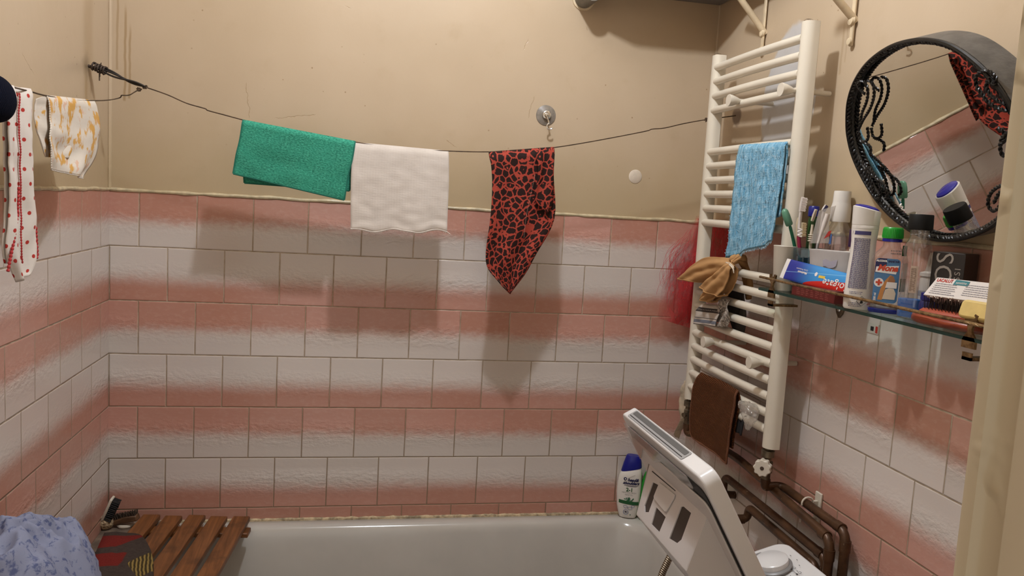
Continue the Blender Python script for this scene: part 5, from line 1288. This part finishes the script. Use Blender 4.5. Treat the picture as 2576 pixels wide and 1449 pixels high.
# ---------------------------------------------------------------- spray deodorant
def deodorant():
    c = stand(2157, 760, .111); t = thing('deodorant_spray', c, 'tall white deodorant bottle with violet blue slanted top, back label of fine print', 'deodorant')
    ef = facing(c); ef = (Matrix.Rotation(math.radians(14), 3, 'Z') @ ef); ex = V((0, 0, 1)).cross(ef); R_ = frame(c, ex, -ef)
    mk('body', loft(B(), [(0, .0235, .0175, 2.3), (.003, .0255, .019, 2.3), (.02, .0262, .0195, 2.3), (.07, .0245, .0185, 2.3), (.105, .0222, .0178, 2.3), (.130, .0222, .0180, 2.3), (.150, .0238, .0190, 2.3), (.1535, .0240, .0192, 2.3)], 44, R_), M_wp, t)
    mk('collar', loft(B(), [(.1538, .0240, .0192, 2.3), (.160, .0240, .0192, 2.3), (.1605, .0235, .0188, 2.3), (.161, .0242, .0194, 2.3), (.190, .0252, .0202, 2.3, 0, 0, -.22), (.1915, .0240, .019, 2.3, 0, 0, -.22)], 44, R_), M_shw, t)
    mk('button', loft(B(), [(.190, .0225, .0178, 2.3, 0, 0, -.22), (.194, .0215, .0170, 2.3, 0, 0, -.22), (.1968, .0150, .012, 2.2, 0, 0, -.20), (.198, .004, .003, 2, 0, 0, -.2)], 40, R_), mat('violet_blue', (.020, .018, .26), .25), t, label='violet blue push button')
    wd = [(0, .0255), (.02, .0262), (.07, .0245), (.105, .0222), (.13, .0222), (.154, .024)]
    def hwz(z):
        for (a, p), (b, q) in zip(wd, wd[1:]):
            if a <= z <= b: return p+(q-p)*(z-a)/(b-a)
        return .0255
    def fn(x, z, side=1):
        a = hwz(z); b = .0179+max(0, a-.0222)*.46; k = max(0, 1-abs(x/a)**2.3)**(1/2.3); return c+ex*(x*side)+ef*side*(b*k+.0007)+V((0, 0, z))
    pb = mat('deo_print', (.055, .05, .16), .5)
    patch(lambda x, y: fn(x-.010, y+.1455), rect2(-.0125, -.0035, .017, .0035), 'heading_bar', pb, t)
    bm = B(); z = .1345
    while z > .040:
        x = -hwz(z)+.0025; end = hwz(z)*.34
        while x < end:
            l = random.uniform(.0015, .006); x1 = min(end, x+l); q = [fn(x, z), fn((x+x1)/2, z), fn(x1, z), fn(x1, z+.00095), fn((x+x1)/2, z+.00095), fn(x, z+.00095)]
            bm.faces.new([bm.verts.new(p) for p in q]); x = x1+.0006
        z -= .00178
    mk('small_print', bm, pb, t)
    bm = B()
    for z in (.033, .030, .012, .009, .006):
        x = -.020
        while x < .0: l = random.uniform(.001, .004); bm.faces.new([bm.verts.new(p) for p in (fn(x, z), fn(x+l, z), fn(x+l, z+.0009), fn(x, z+.0009))]); x += l+.0008
    mk('small_print', bm, pb, t)
    bm = tube(B(), [fn(.002+.0095*a, .0165+.0095*b) for a, b in ((0, 1), (1, 0), (0, -1), (-1, 0))], .0005, 4, closed=True)
    mk('hazard_diamond', bm, M_blk, t)
    patch(lambda x, y: fn(.002+x, .0165+y), [(-.0018, -.004), (.002, -.004), (.0028, -.001), (.001, .001), (.0012, .004), (-.001, .002), (-.0028, -.0015)], 'flame_mark', M_blk, t, 3)
    patch(lambda x, y: fn(x, y), [(.012, .010), (.0185, .010), (.019, .018), (.014, .014)], 'red_corner', mat('red_print', (.45, .03, .02), .5), t, 3)
    # front of the bottle, seen in the mirror
    patch(lambda x, y: fn(x, y+.128, -1), disc2(.0165, 30), 'logo_disc', mat('logo_blue', (.012, .014, .13), .4), t)
    text('lettering', 'NIVEA', .0085, M_wp, lambda x, y: fn(x, y+.128, -1)-ef*.0004, t, bold=.0005)
    for k, w_ in enumerate((.008, .009, .006)): patch(lambda x, y: fn(x, y+.098-.005*k, -1), rect2(-w_, -.0005, w_, .0005), 'front_print', M_grey, t, 4)
deodorant()
# ---------------------------------------------------------------- bottle of sanitary alcohol
def alcohol():
    c = stand(2226, 778, .085); t = thing('alcohol_bottle', c, 'clear flat bottle with green cap and a blue and red printed label', 'bottle'); ef = facing(c); ex = V((0, 0, 1)).cross(ef); R_ = frame(c, ex, -ef)
    mk('body', loft(B(), [(.008, .0295, .018, 3.2), (.014, .031, .0195, 3.2), (.06, .0312, .0195, 3.2), (.098, .0308, .0192, 3.2), (.110, .0275, .018, 2.8), (.119, .019, .0165, 2.3), (.124, .0150, .0150, 2), (.134, .0145, .0145, 2)], 44, R_), M_pet, t)
    mk('blue_base', loft(B(), [(0, .0275, .0165, 3.2), (.002, .0295, .018, 3.2), (.0075, .0300, .0185, 3.2), (.0080, .0293, .0178, 3.2)], 44, R_), mat('blue_base', (.010, .020, .22), .25), t, label='dark blue base')
    mk('collar', lathe(B(), [(.0, .133), (.0172, .133), (.0172, .1385), (.0, .1385)], 32, R_), M_bp, t, label='blue tamper ring')
    bm = B(); lathe(bm, [(.0, .139), (.0178, .139), (.0180, .141), (.0172, .1575), (.0155, .1595), (.0, .1597)], 48, R_)
    for k in range(40):
        a = 2*PI*k/40; p = R_ @ V((.0178*math.cos(a), .0178*math.sin(a), .141)); q = R_ @ V((.0171*math.cos(a), .0171*math.sin(a), .156)); tube(bm, [p, q], .0006, 4)
    mk('cap', bm, M_gp, t, label='bright green ribbed cap')
    def fn(x, z): a, b = .0312, .0195; k = max(0, 1-abs(x/a)**3.2)**(1/3.2); return c+ex*x+ef*(b*k+.0004)+V((0, 0, z))
    O = lambda dx, dz, lift=0: (lambda x, y: fn(x+dx-.003, y+dz+.005)+ef*lift)
    lab = rrect(.042, .082, .007, 5); patch(O(0, .056), lab, 'label', mat('label_blue', (.055, .155, .30), .4), t, 12)
    patch(O(0, .056, .0001), [(-.021, .014), (-.002, .014), (-.002, .041), (-.014, .041), (-.0195, .038), (-.021, .034)], 'label_panel', M_navy, t)
    text('lettering', 'ALCOOL', .0046, M_wp, O(-.0105, .092, .0003), t, bold=.0003); text('lettering', 'SANITAR', .0046, M_navy, O(.0095, .092, .0003), t, bold=.0003)
    wpr = mat('white_print', (.70, .66, .62), .4); rp = mat('mona_red', (.50, .045, .010), .4)
    patch(O(0, .077, .0002), [(-.020, -.006), (.015, -.008), (.019, .008), (-.019, .004)], 'name_panel', wpr, t)
    text('lettering', 'Mona', .0150, rp, O(.000, .079, .0004), t, shear=.3, bold=.0007)
    patch(O(-.012, .052, .0002), disc2(.0082, 24), 'cross_disc', wpr, t, 6)
    patch(O(-.012, .052, .0004), rect2(-.0055, -.0019, .0055, .0019), 'red_cross', rp, t, 4); patch(O(-.012, .052, .0004), rect2(-.0019, -.0055, .0019, .0055), 'red_cross', rp, t, 2)
    och = mat('ochre_print', (.48, .20, .05), .5); skin = mat('brown_print', (.30, .13, .05), .5)
    patch(O(.004, .054, .0002), [(-.016, -.034), (-.012, -.012), (-.006, .002), (.000, .010), (.002, .013), (.008, .010), (.010, .004), (.004, .002), (-.002, -.006), (-.006, -.018), (-.008, -.034)], 'figure_shape', och, t, 6)
    patch(O(.006, .056, .0003), [(-.004, -.004), (-.001, .008), (.004, .010), (.009, .002), (.008, -.006)], 'figure_shape', skin, t, 3)
    patch(O(.006, .036, .0003), [(-.010, -.014), (-.006, .004), (.0, .007), (.008, .006), (.012, -.002), (.011, -.014)], 'figure_shape', mat('cream_print', (.60, .50, .38), .5), t, 4)
    patch(O(.0085, .049, .0005), [(-.009, -.006), (.010, -.006), (.010, .005), (-.007, .005)], 'figure_patch', wpr, t, 4)
    text('lettering', '200 ml', .0052, M_wp, lambda x, y: fn(-.0195-y, .030+x)+ef*.0005, t, bold=.0002)
    bm = B()
    for z in (.1155, .1105):
        x = .000
        while x < .021: l = random.uniform(.0008, .0022); bm.faces.new([bm.verts.new(fn(x+a, z+b)+ef*.0002) for a, b in ((0, 0), (l, 0), (l*.8, .0026), (l*.1, .0026))]); x += l+.0009
    mk('stamped_code', bm, mat('grey_stamp', (.12, .10, .10), .6), t)
    bm = tube(B(), [fn(.0235+.0035*a, .051+.0035*b) for a, b in ((0, 1), (1, 0), (0, -1), (-1, 0))], .0003, 4, closed=True); mk('hazard_diamond', bm, M_grey, t)
alcohol()
# ---------------------------------------------------------------- mouthwash bottle, black cap and blue liquid
def blackcap():
    c = stand(2291, 790, .075); t = thing('mouthwash_bottle', c, 'clear waisted mouthwash bottle with black cap and a little blue liquid', 'bottle'); ef = facing(c); ef = Matrix.Rotation(math.radians(-28), 3, 'Z') @ ef; ex = V((0, 0, 1)).cross(ef); R_ = frame(c, ex, -ef)
    sec = [(0, .019, .0175, 3), (.003, .0215, .020, 3), (.034, .0225, .0205, 3), (.040, .0205, .0185, 3), (.046, .0198, .0178, 3.2), (.095, .0200, .0180, 3.2), (.101, .0218, .020, 3), (.106, .0218, .020, 2.8), (.110, .0205, .019, 2.8), (.120, .0225, .0205, 2.8), (.130, .0215, .0195, 2.5), (.140, .0165, .0160, 2.2), (.145, .0150, .0150, 2), (.162, .0150, .0150, 2)]
    mk('body', loft(B(), sec, 44, R_), M_pet, t)
    mk('liquid', loft(B(), [(.002, .0205, .0190, 3), (.030, .0217, .0196, 3), (.0335, .0217, .0196, 3)], 40, R_), clear('blue_liquid', (.05, .30, .78), .06, .3, .04, .72, (.010, .16, .55)), t, label='blue liquid at the bottom')
    bm = B()
    for z in (.147, .151, .155): tube(bm, [R_ @ V((.0154*math.cos(a), .0154*math.sin(a), z+.0006*a)) for a in [2*PI*k/30 for k in range(30)]], .0009, 5)
    mk('thread', bm, M_pet, t)
    bm = lathe(B(), [(.0, .158), (.0205, .158), (.0208, .160), (.0200, .184), (.0190, .1855), (.0, .186)], 48, R_)
    mk('cap', bm, mat('black_cap', (.006, .0055, .005), .55, spec=.2), t, label='black cap')
    def fn(x, z, off=.0006): a, b = .0200, .0180; k = max(0, 1-abs(x/a)**3.2)**(1/3.2); return c+ex*x+ef*(b*k+off)+V((0, 0, z))
    patch(lambda x, y: fn(x, y+.070), rect2(.001, -.024, .0135, .024), 'back_label', mat('tan_label', (.40, .30, .22), .5), t)
    bm = B()
    for k in range(24):
        z = .049+k*.00175; bm.faces.new([bm.verts.new(p) for p in (fn(.0022, z, .0009), fn(.0120-random.random()*.002, z, .0009), fn(.0120-random.random()*.002, z+.0008, .0009), fn(.0022, z+.0008, .0009))])
    mk('small_print', bm, mat('brown_small_print', (.12, .07, .05), .5), t)
    patch(lambda x, y: c+ex*(-.0204)+ef*(x)+V((0, 0, y+.080)), rect2(-.008, -.012, .010, .016), 'front_label', M_wp, t, 3); patch(lambda x, y: c+ex*(-.0204)+ef*(x)+V((0, 0, y+.056)), rect2(-.008, -.012, .010, .012), 'front_label', M_grn, t, 3)
    patch(lambda x, y: c+ex*(-.0228)+ef*(x)+V((0, 0, y+.118)), rect2(-.006, -.009, .010, .010), 'neck_label', M_grn, t, 3); patch(lambda x, y: c+ex*(-.0231)+ef*(x)+V((0, 0, y+.113)), rect2(-.003, -.004, .007, .003), 'neck_label', M_wp, t, 3)
blackcap()
# ---------------------------------------------------------------- nasal spray and dark blue jar behind
c = V((W-.044, -1.092, ZG+.0003)); t = thing('nasal_spray', c, 'white nasal spray bottle with pointed nozzle left of the black perfume box', 'nasal spray')
mk('body', lathe(B(), [(.0, 0), (.017, 0), (.0175, .003), (.0175, .070), (.0155, .076), (.0, .077)], 30, Matrix.Translation(c)), M_shw, t)
mk('band', lathe(B(), [(.0177, .040), (.0179, .040), (.0179, .050), (.0177, .050)], 30, Matrix.Translation(c)), mat('grey_band', (.36, .36, .36), .4), t)
mk('nozzle', lathe(B(), [(.0, .076), (.0185, .076), (.0185, .082), (.0105, .085), (.0085, .095), (.0062, .112), (.0048, .118), (.0, .1195)], 26, Matrix.Translation(c)), M_shw, t)
c = V((W-.098, -1.142, ZG+.0003)); c = V((W-.018, -1.058, ZG+.0003))
t = thing('blue_jar', V((W-.072, -1.135, ZG+.0003)), 'small dark blue glass jar between the blue liquid and the hairbrush', 'jar'); c = V((W-.072, -1.135, ZG+.0003))
mk('jar_body', lathe(B(), [(.0, 0), (.018, 0), (.0195, .003), (.0195, .030), (.017, .036), (.0, .037)], 30, Matrix.Translation(c)), mat('dark_blue_glass', (.010, .014, .09), .1), t)
mk('lid', lathe(B(), [(.0, .037), (.0175, .037), (.0180, .040), (.0172, .050), (.0, .052)], 30, Matrix.Translation(c)), mat('navy_cap', (.006, .009, .12), .3), t)
# ---------------------------------------------------------------- black perfume carton in film
def carton():
    o = at(2352, 742, 'x', W-.052); c = V((W-.050, -1.140, ZG+.0003)); t = thing('perfume_box', c, 'black perfume carton with silver letters in crinkled film', 'box')
    d = V((.30, -.95, 0)).normalized(); n = V((-d.y, d.x, 0)); n = n if n.x < 0 else -n; h = .122; w_ = .060; dp = .040
    A = c-d*.032; M_ = frame(A, d, (0, 0, 1)); z = M_.to_3x3().col[2]; s = 1 if z.dot(n) > 0 else -1
    bm = B(); prism(bm, [(0, 0), (w_, 0), (w_, h), (0, h)], M_, -dp*s); mk('carton', bm, mat('black_carton', (.014, .012, .010), .5, spec=.3), t, bevel=.0012)
    bm = B(); prism(bm, rrect(w_+.004, h+.003, .004, 3, w_/2, h/2+.0015), M_ @ Matrix.Translation((0, 0, .002*s)), -(dp+.004)*s)
    for v in bm.verts: v.co += V((1, 1, 1))*.002*fnoise(v.co.x*90, v.co.y*90, v.co.z*90)
    mk('film', bm, clear('carton_film', (.94, .93, .92), .04, .35, .12), t, 20)
    sil = mat('silver_print', (.42, .39, .34), .35, .4)
    # lettering runs up the face, turned a quarter
    fnb = lambda x0, y0: (lambda x, y: A+d*(x0-y)+V((0, 0, y0+x))+n*.0008)
    bt = text('lettering', 'BOS', .046, sil, fnb(.026, .080), t, bold=-.0002); text('lettering', 'BOSSI', .0150, sil, fnb(.050, .073), t, spacing=1.3)
    mk('top_flap', box(B(), (-.5, -.5, 0), (.5, .5, .001), frame(A+d*w_/2-n*dp/2+V((0, 0, h+.0004)), d, n) @ Matrix.Diagonal((w_*.9, dp*.9, 1, 1))), mat('grey_flap', (.14, .125, .11), .5), t)
carton()
# ---------------------------------------------------------------- hairbrush, carton on it, yellow soap
HZ = ZG+.0005
def hairbrush():
    yh = at(2300, 790, 'x', W-.116).y; P0, P1 = V((W-.116, yh, HZ+.013)), V((W-.082, yh-.23, HZ+.013)); d = (P1-P0).normalized(); sd = V((0, 0, 1)).cross(d).normalized()
    t = thing('hairbrush', V((W-.10, -1.20, HZ)), 'wooden hairbrush with red cushion lying bristles up at the right end of the shelf', 'hairbrush')
    prof = [(0, .006), (.006, .013), (.02, .021), (.05, .026), (.09, .026), (.125, .020), (.15, .012), (.175, .0095), (.235, .009), (.245, .005)]
    bm = B(); rings = []
    for s, w in prof:
        ring = []
        for k in range(20):
            a = 2*PI*k/20; ring.append(bm.verts.new(P0+d*s+sd*(w*math.cos(a))+V((0, 0, .0105*math.sin(a)*(.6+.4*min(1, w/.02))-.002))))
        rings.append(ring)
    for A, C in zip(rings, rings[1:]):
        for k in range(20): bm.faces.new((A[k], A[(k+1) % 20], C[(k+1) % 20], C[k]))
    bm.faces.new(rings[0][::-1]); bm.faces.new(rings[-1])
    mk('handle', bm, wood_mat('red_wood', (.20, .030, .012), (.36, .075, .030), (60, 8, 60), .3), t)
    bm = B(); loft(bm, [(0, .056, .022, 2.2), (.004, .056, .022, 2.2), (.008, .050, .018, 2.2), (.0095, .03, .01, 2.2)], 36, frame(P0+d*.070+V((0, 0, .0075)), d, sd)); mk('cushion', bm, mat('red_cushion', (.32, .055, .020), .5), t)
    bm = B(); bt = B(); n_ = 0
    for i in range(15):
        for j in range(7):
            x = -.046+.092*i/14; y = -.016+.032*j/6
            if (x/.050)**2+(y/.019)**2 > 1: continue
            p = P0+d*(.070+x)+sd*y+V((0, 0, .015)); q = p+V((random.uniform(-.004, .004), random.uniform(-.004, .004), random.uniform(.021, .026)))
            tube(bm, [p, q], .00055, 4); bmesh.ops.create_icosphere(bt, subdivisions=1, radius=.0013, matrix=Matrix.Translation(q))
    mk('pins', bm, mat('dark_pin', (.030, .020, .016), .4, .5), t); mk('pin_tips', bt, mat('pin_tip', (.62, .56, .48), .4), t, label='pale ball tips of the pins')
hairbrush()
def lacalut():
    C0 = V((W-.108, -1.135, ZG+.043)); C1 = V((W-.108, -1.325, ZG+.043))
    t = thing('toothpaste_box', V((W-.09, -1.20, ZG+.040)), 'white toothpaste carton with red and teal print lying on the hairbrush', 'box')
    d = V((.10, -.995, .02)).normalized(); up = V((.42, .03, .90)); up = (up-d*up.dot(d)).normalized(); n = up.cross(d); n = n if n.x < 0 else -n
    A = at(2322, 741, 'x', W-.124); L, h, dp = .170, .034, .034
    M_ = frame(A, d, up); s = 1 if M_.to_3x3().col[2].dot(n) > 0 else -1
    bm = B(); prism(bm, [(0, 0), (L, 0), (L, h), (.012, h)], M_, -dp*s); mk('carton', bm, mat('white_carton', (.66, .61, .56), .4), t, bevel=.0008)
    f = lambda x0, y0: (lambda x, y: A+d*(x0+x)+up*(y0+y)+n*.0005)
    rp = mat('red_print', (.45, .03, .02), .5); tl = mat('teal_print', (.02, .16, .18), .5)
    text('lettering', 'LACALUT', .0080, rp, f(.0145, .0290), t, align='LEFT', bold=.0002, spacing=.92)
    patch(f(0, 0), [(.0495, .0240), (.0785, .0240), (.0795, .0320), (.0515, .0330)], 'teal_bar', tl, t, 3); text('lettering', 'sensitive', .0062, M_wp, lambda x, y: f(.0645, .0278)(x, y)+n*.0004, t, shear=.15)
    bm = B()
    for x0, x1 in ((.010, .064), (.074, .150)):
        for k in range(6):
            y = .0225-k*.0036+(.003 if x0 > .05 else 0); x = x0+(.0055-k*.0011)*(1 if x0 < .05 else .3); e = x1-random.uniform(0, .012)
            while x < e: l = random.uniform(.0015, .006); bm.faces.new([bm.verts.new(f(0, 0)(a, b)) for a, b in ((x, y), (min(x+l, e), y), (min(x+l, e), y+.0011), (x, y+.0011))]); x += l+.0008
    mk('small_print', bm, mat('grey_small_print', (.20, .19, .21), .5), t)
lacalut()
bm = B(); so = at(2424, 778, 'x', W-.122); d = V((.14, -.99, 0)).normalized(); M_ = frame(so, d, (.30, .04, .95))
prism(bm, rrect(.070, .030, .008, 5, .035, .0), M_ @ Matrix.Translation((0, 0, -.010)), .020)
mk('soap_bar', bm, mat('yellow_soap', (.62, .45, .15), .5, nscale=40, namt=.08), None, 40, 'pale yellow soap bar resting on the hairbrush beside the doorway', 'soap', bevel=.004)
def shaving():
    c = V((W-.030, -1.262, ZG+.0003)); t = thing('shaving_brush', c, 'shaving brush with blond bristles behind the white carton', 'shaving brush')
    mk('handle', lathe(B(), [(.0, 0), (.014, 0), (.015, .004), (.010, .018), (.013, .035), (.011, .045), (.0, .046)], 24, Matrix.Translation(c)), mat('brown_handle', (.12, .05, .02), .3), t)
    bm = B()
    for k in range(220):
        a, r = random.uniform(0, 2*PI), .010*math.sqrt(random.random()); p = c+V((r*math.cos(a), r*math.sin(a), .045)); tube(bm, [p, p+V((r*.9*math.cos(a), r*.9*math.sin(a), .040-.010*(r/.010)**2+random.uniform(-.003, .003)))], .0007, 4)
    mk('bristles', bm, mat('blond_bristle', (.46, .28, .10), .9, nscale=60, namt=.3), t)
shaving()
# ---------------------------------------------------------------- round wrought-iron mirror
MN = V((-.946, .153, -.286)).normalized(); MD = -2.2030
MO = MN*MD
def mp(px, py, lift=0.0): return onp(px, py, MO+MN*lift, MN)+V((0, 0, 0))
def mirror():
    iron = mat('black_iron', (.012, .011, .010), .33, .5, nscale=80, namt=.3); drum = mat('dark_grey_iron', (.085, .078, .068), .45, .1, nscale=40, namt=.25, bump=.002, bscale=70)
    edge = [(2137, 300), (2141, 250), (2158, 200), (2192, 152), (2245, 114), (2305, 96), (2360, 96), (2410, 112), (2460, 146), (2505, 190), (2545, 245), (2572, 310), (2584, 380), (2580, 450), (2560, 515), (2515, 565), (2455, 594), (2400, 605), (2345, 600), (2290, 575), (2235, 530), (2190, 470), (2155, 400), (2140, 345)]
    loop = smoothpath([mp(*p) for p in edge], 8, closed=True); cen = sum(loop, V())/len(loop)
    t = thing('round_mirror', cen+V((.03, 0, -.2)), 'round mirror in a black twisted iron frame leaning out above the shelf', 'mirror')
    N = NT('mirror_silver'); N.set(col=(.80, .79, .76), rough=.012, metal=1.0)
    bm = B(); a = [bm.verts.new(p-MN*.004) for p in loop]; b = [bm.verts.new(p-MN*.008) for p in loop]; n_ = len(a)
    bm.faces.new(a); bm.faces.new(b[::-1])
    for i in range(n_): bm.faces.new((a[i], a[(i+1) % n_], b[(i+1) % n_], b[i]))
    mk('mirror_glass', bm, N.mat, t, 20)
    # drum band running back to the wall
    bm = B(); o = [[bm.verts.new(cen+(p-cen)*k-MN*dz) for p in loop] for k, dz in ((.975, -.003), (1.0, -.003), (1.004, .010), (1.004, .046), (.975, .046))]
    for A, C in zip(o, o[1:]+o[:1]):
        for i in range(n_): bm.faces.new((A[i], A[(i+1) % n_], C[(i+1) % n_], C[i]))
    bm2 = bm
    for v in bm.verts: v.co.x = min(v.co.x, W-.001)
    mk('drum', bm, drum, t, 35)
    lp = resample(loop+[loop[0]], .003)
    mk('twisted_ring', rope(B(), [cen+(p-cen)*.970+MN*.004 for p in lp], .0050, .018, 2, 6), iron, t)
    mk('inner_ring', tube(B(), [cen+(p-cen)*.988+MN*.007 for p in loop], .0035, 8, closed=True), iron, t)
    def sc(pts, r=.0029, lift=.010): return rope(B(), resample(smoothpath([mp(*p, lift) for p in pts], 8), .002), r, .015, 2, 6)
    scrolls = [[(2164, 315), (2168, 285), (2180, 255), (2183, 228), (2176, 208), (2164, 204), (2158, 215), (2166, 228), (2176, 236)],
               [(2160, 325), (2172, 300), (2190, 270), (2199, 235), (2194, 208), (2182, 202)],
               [(2182, 320), (2184, 345), (2176, 356), (2163, 352), (2158, 330)], [(2166, 356), (2182, 362), (2190, 372), (2189, 388)],
               [(2156, 395), (2180, 418), (2200, 440), (2214, 470), (2214, 495), (2204, 498), (2198, 480), (2192, 455), (2176, 425)],
               [(2182, 430), (2205, 448), (2224, 465), (2232, 490), (2226, 500)],
               [(2535, 279), (2510, 272), (2485, 255), (2472, 238), (2460, 222), (2454, 200), (2464, 182), (2484, 178), (2500, 188), (2506, 202), (2500, 212), (2490, 205)],
               [(2530, 262), (2505, 250), (2486, 230), (2482, 208), (2492, 198)],
               [(2510, 322), (2524, 330), (2528, 350), (2518, 362)], [(2540, 330), (2522, 345), (2516, 372), (2524, 395)],
               [(2545, 460), (2510, 470), (2490, 490), (2486, 515), (2498, 530), (2512, 522), (2520, 505)], [(2532, 470), (2512, 488), (2500, 510)]]
    for s in scrolls: mk('scroll', sc(s), iron, t)
    # wall hook and eyelet below
    mk('hanger', tube(B(), [cen-MN*.03, V((W, cen.y, cen.z+.05))], .004, 8), iron, t)
mirror()
# ---------------------------------------------------------------- high shelf in the corner, its iron brackets and a vent stub
M_paintiron = mat('cream_painted_iron', (.62, .50, .33), .35, nscale=25, namt=.12, bump=.002, bscale=50)
M_gboard = mat('grey_board', (.17, .155, .145), .6, nscale=12, namt=.15)
def high_shelf():
    zs = 2.205; t = thing('wall_shelf', V((W, -.35, zs)), 'grey underside of a shelf carried on cream iron brackets high in the right corner', 'shelf')
    pl = [(1.27, -.002), (1.255, -.055), (1.25, -.125), (1.279, -.149), (1.335, -.190), (1.437, -.191), (1.551, -.187), (1.584, -.224), (1.625, -.252), (1.640, -.300), (1.640, -.78), (W-.001, -.78), (W-.001, -.002)]  # outline out of view, shaped to cast the shadow in the corner
    bm = B(); prism(bm, pl, Matrix.Translation((0, 0, zs)), .022); mk('board', bm, M_gboard, t, ang=30)
    for (px0, py0), (px1, py1) in (((1865, 0), (1920, 78)), ((2108, 0), (2146, 46))):
        a = at(px1, py1, 'x', W-.004); b = at(px0, py0, 'y', a.y); d = (b-a).normalized(); top = a+d*((zs-a.z)/d.z)
        mk('strut', tube(B(), [a-d*.01, top], .0085, 10), M_paintiron, t)
        bm = B(); box(bm, (W-.006, a.y-.006, a.z-.060), (W-.0005, a.y+.006, zs)); mk('wall_strap', bm, M_paintiron, t, bevel=.002)
        mk('rivet', lathe(B(), [(.0, 0), (.0085, 0), (.0075, .004), (.0, .006)], 18, axis_to((W-.006, a.y, a.z-.050), (-1, 0, 0))), M_paintiron, t)
        mk('lump', lathe(B(), [(.0, 0), (.011, 0), (.009, .006), (.0, .009)], 18, axis_to((W-.005, a.y, a.z-.006), (-1, 0, 0))), M_paintiron, t)
high_shelf()
p = at(1481, -14, 'y', -.05)
t = thing('vent_stub', V((p.x, 0, p.z)), 'grey round vent pipe end at the top edge left of the high shelf', 'vent pipe')
mk('pipe_end', tube(B(), [(p.x, .002, p.z), (p.x, -.10, p.z)], .029, 28), mat('grey_zinc', (.18, .165, .14), .5, .3, nscale=20, namt=.2), t)
mk('paint_collar', lathe(B(), [(.0, 0), (.035, 0), (.034, .004), (.029, .007), (.0, .007)], 28, axis_to((p.x, .0035, p.z), (0, -1, 0))), M_paintiron, t, label='cream paint round the pipe')
# pipe flange at the ceiling lamp: plain holder above the bulb
t = thing('lamp_holder', V((LAMP.x, LAMP.y, ZC)), 'bare bulb holder on a short cord under the ceiling', 'lamp')
mk('cord', tube(B(), [(LAMP.x, LAMP.y, ZC), (LAMP.x, LAMP.y, LAMP.z+.085)], .003, 8), M_blk, t); mk('socket', lathe(B(), [(.0, .05), (.018, .05), (.018, .085), (.006, .09), (.0, .09)], 20, Matrix.Translation(LAMP)), M_ivory, t)
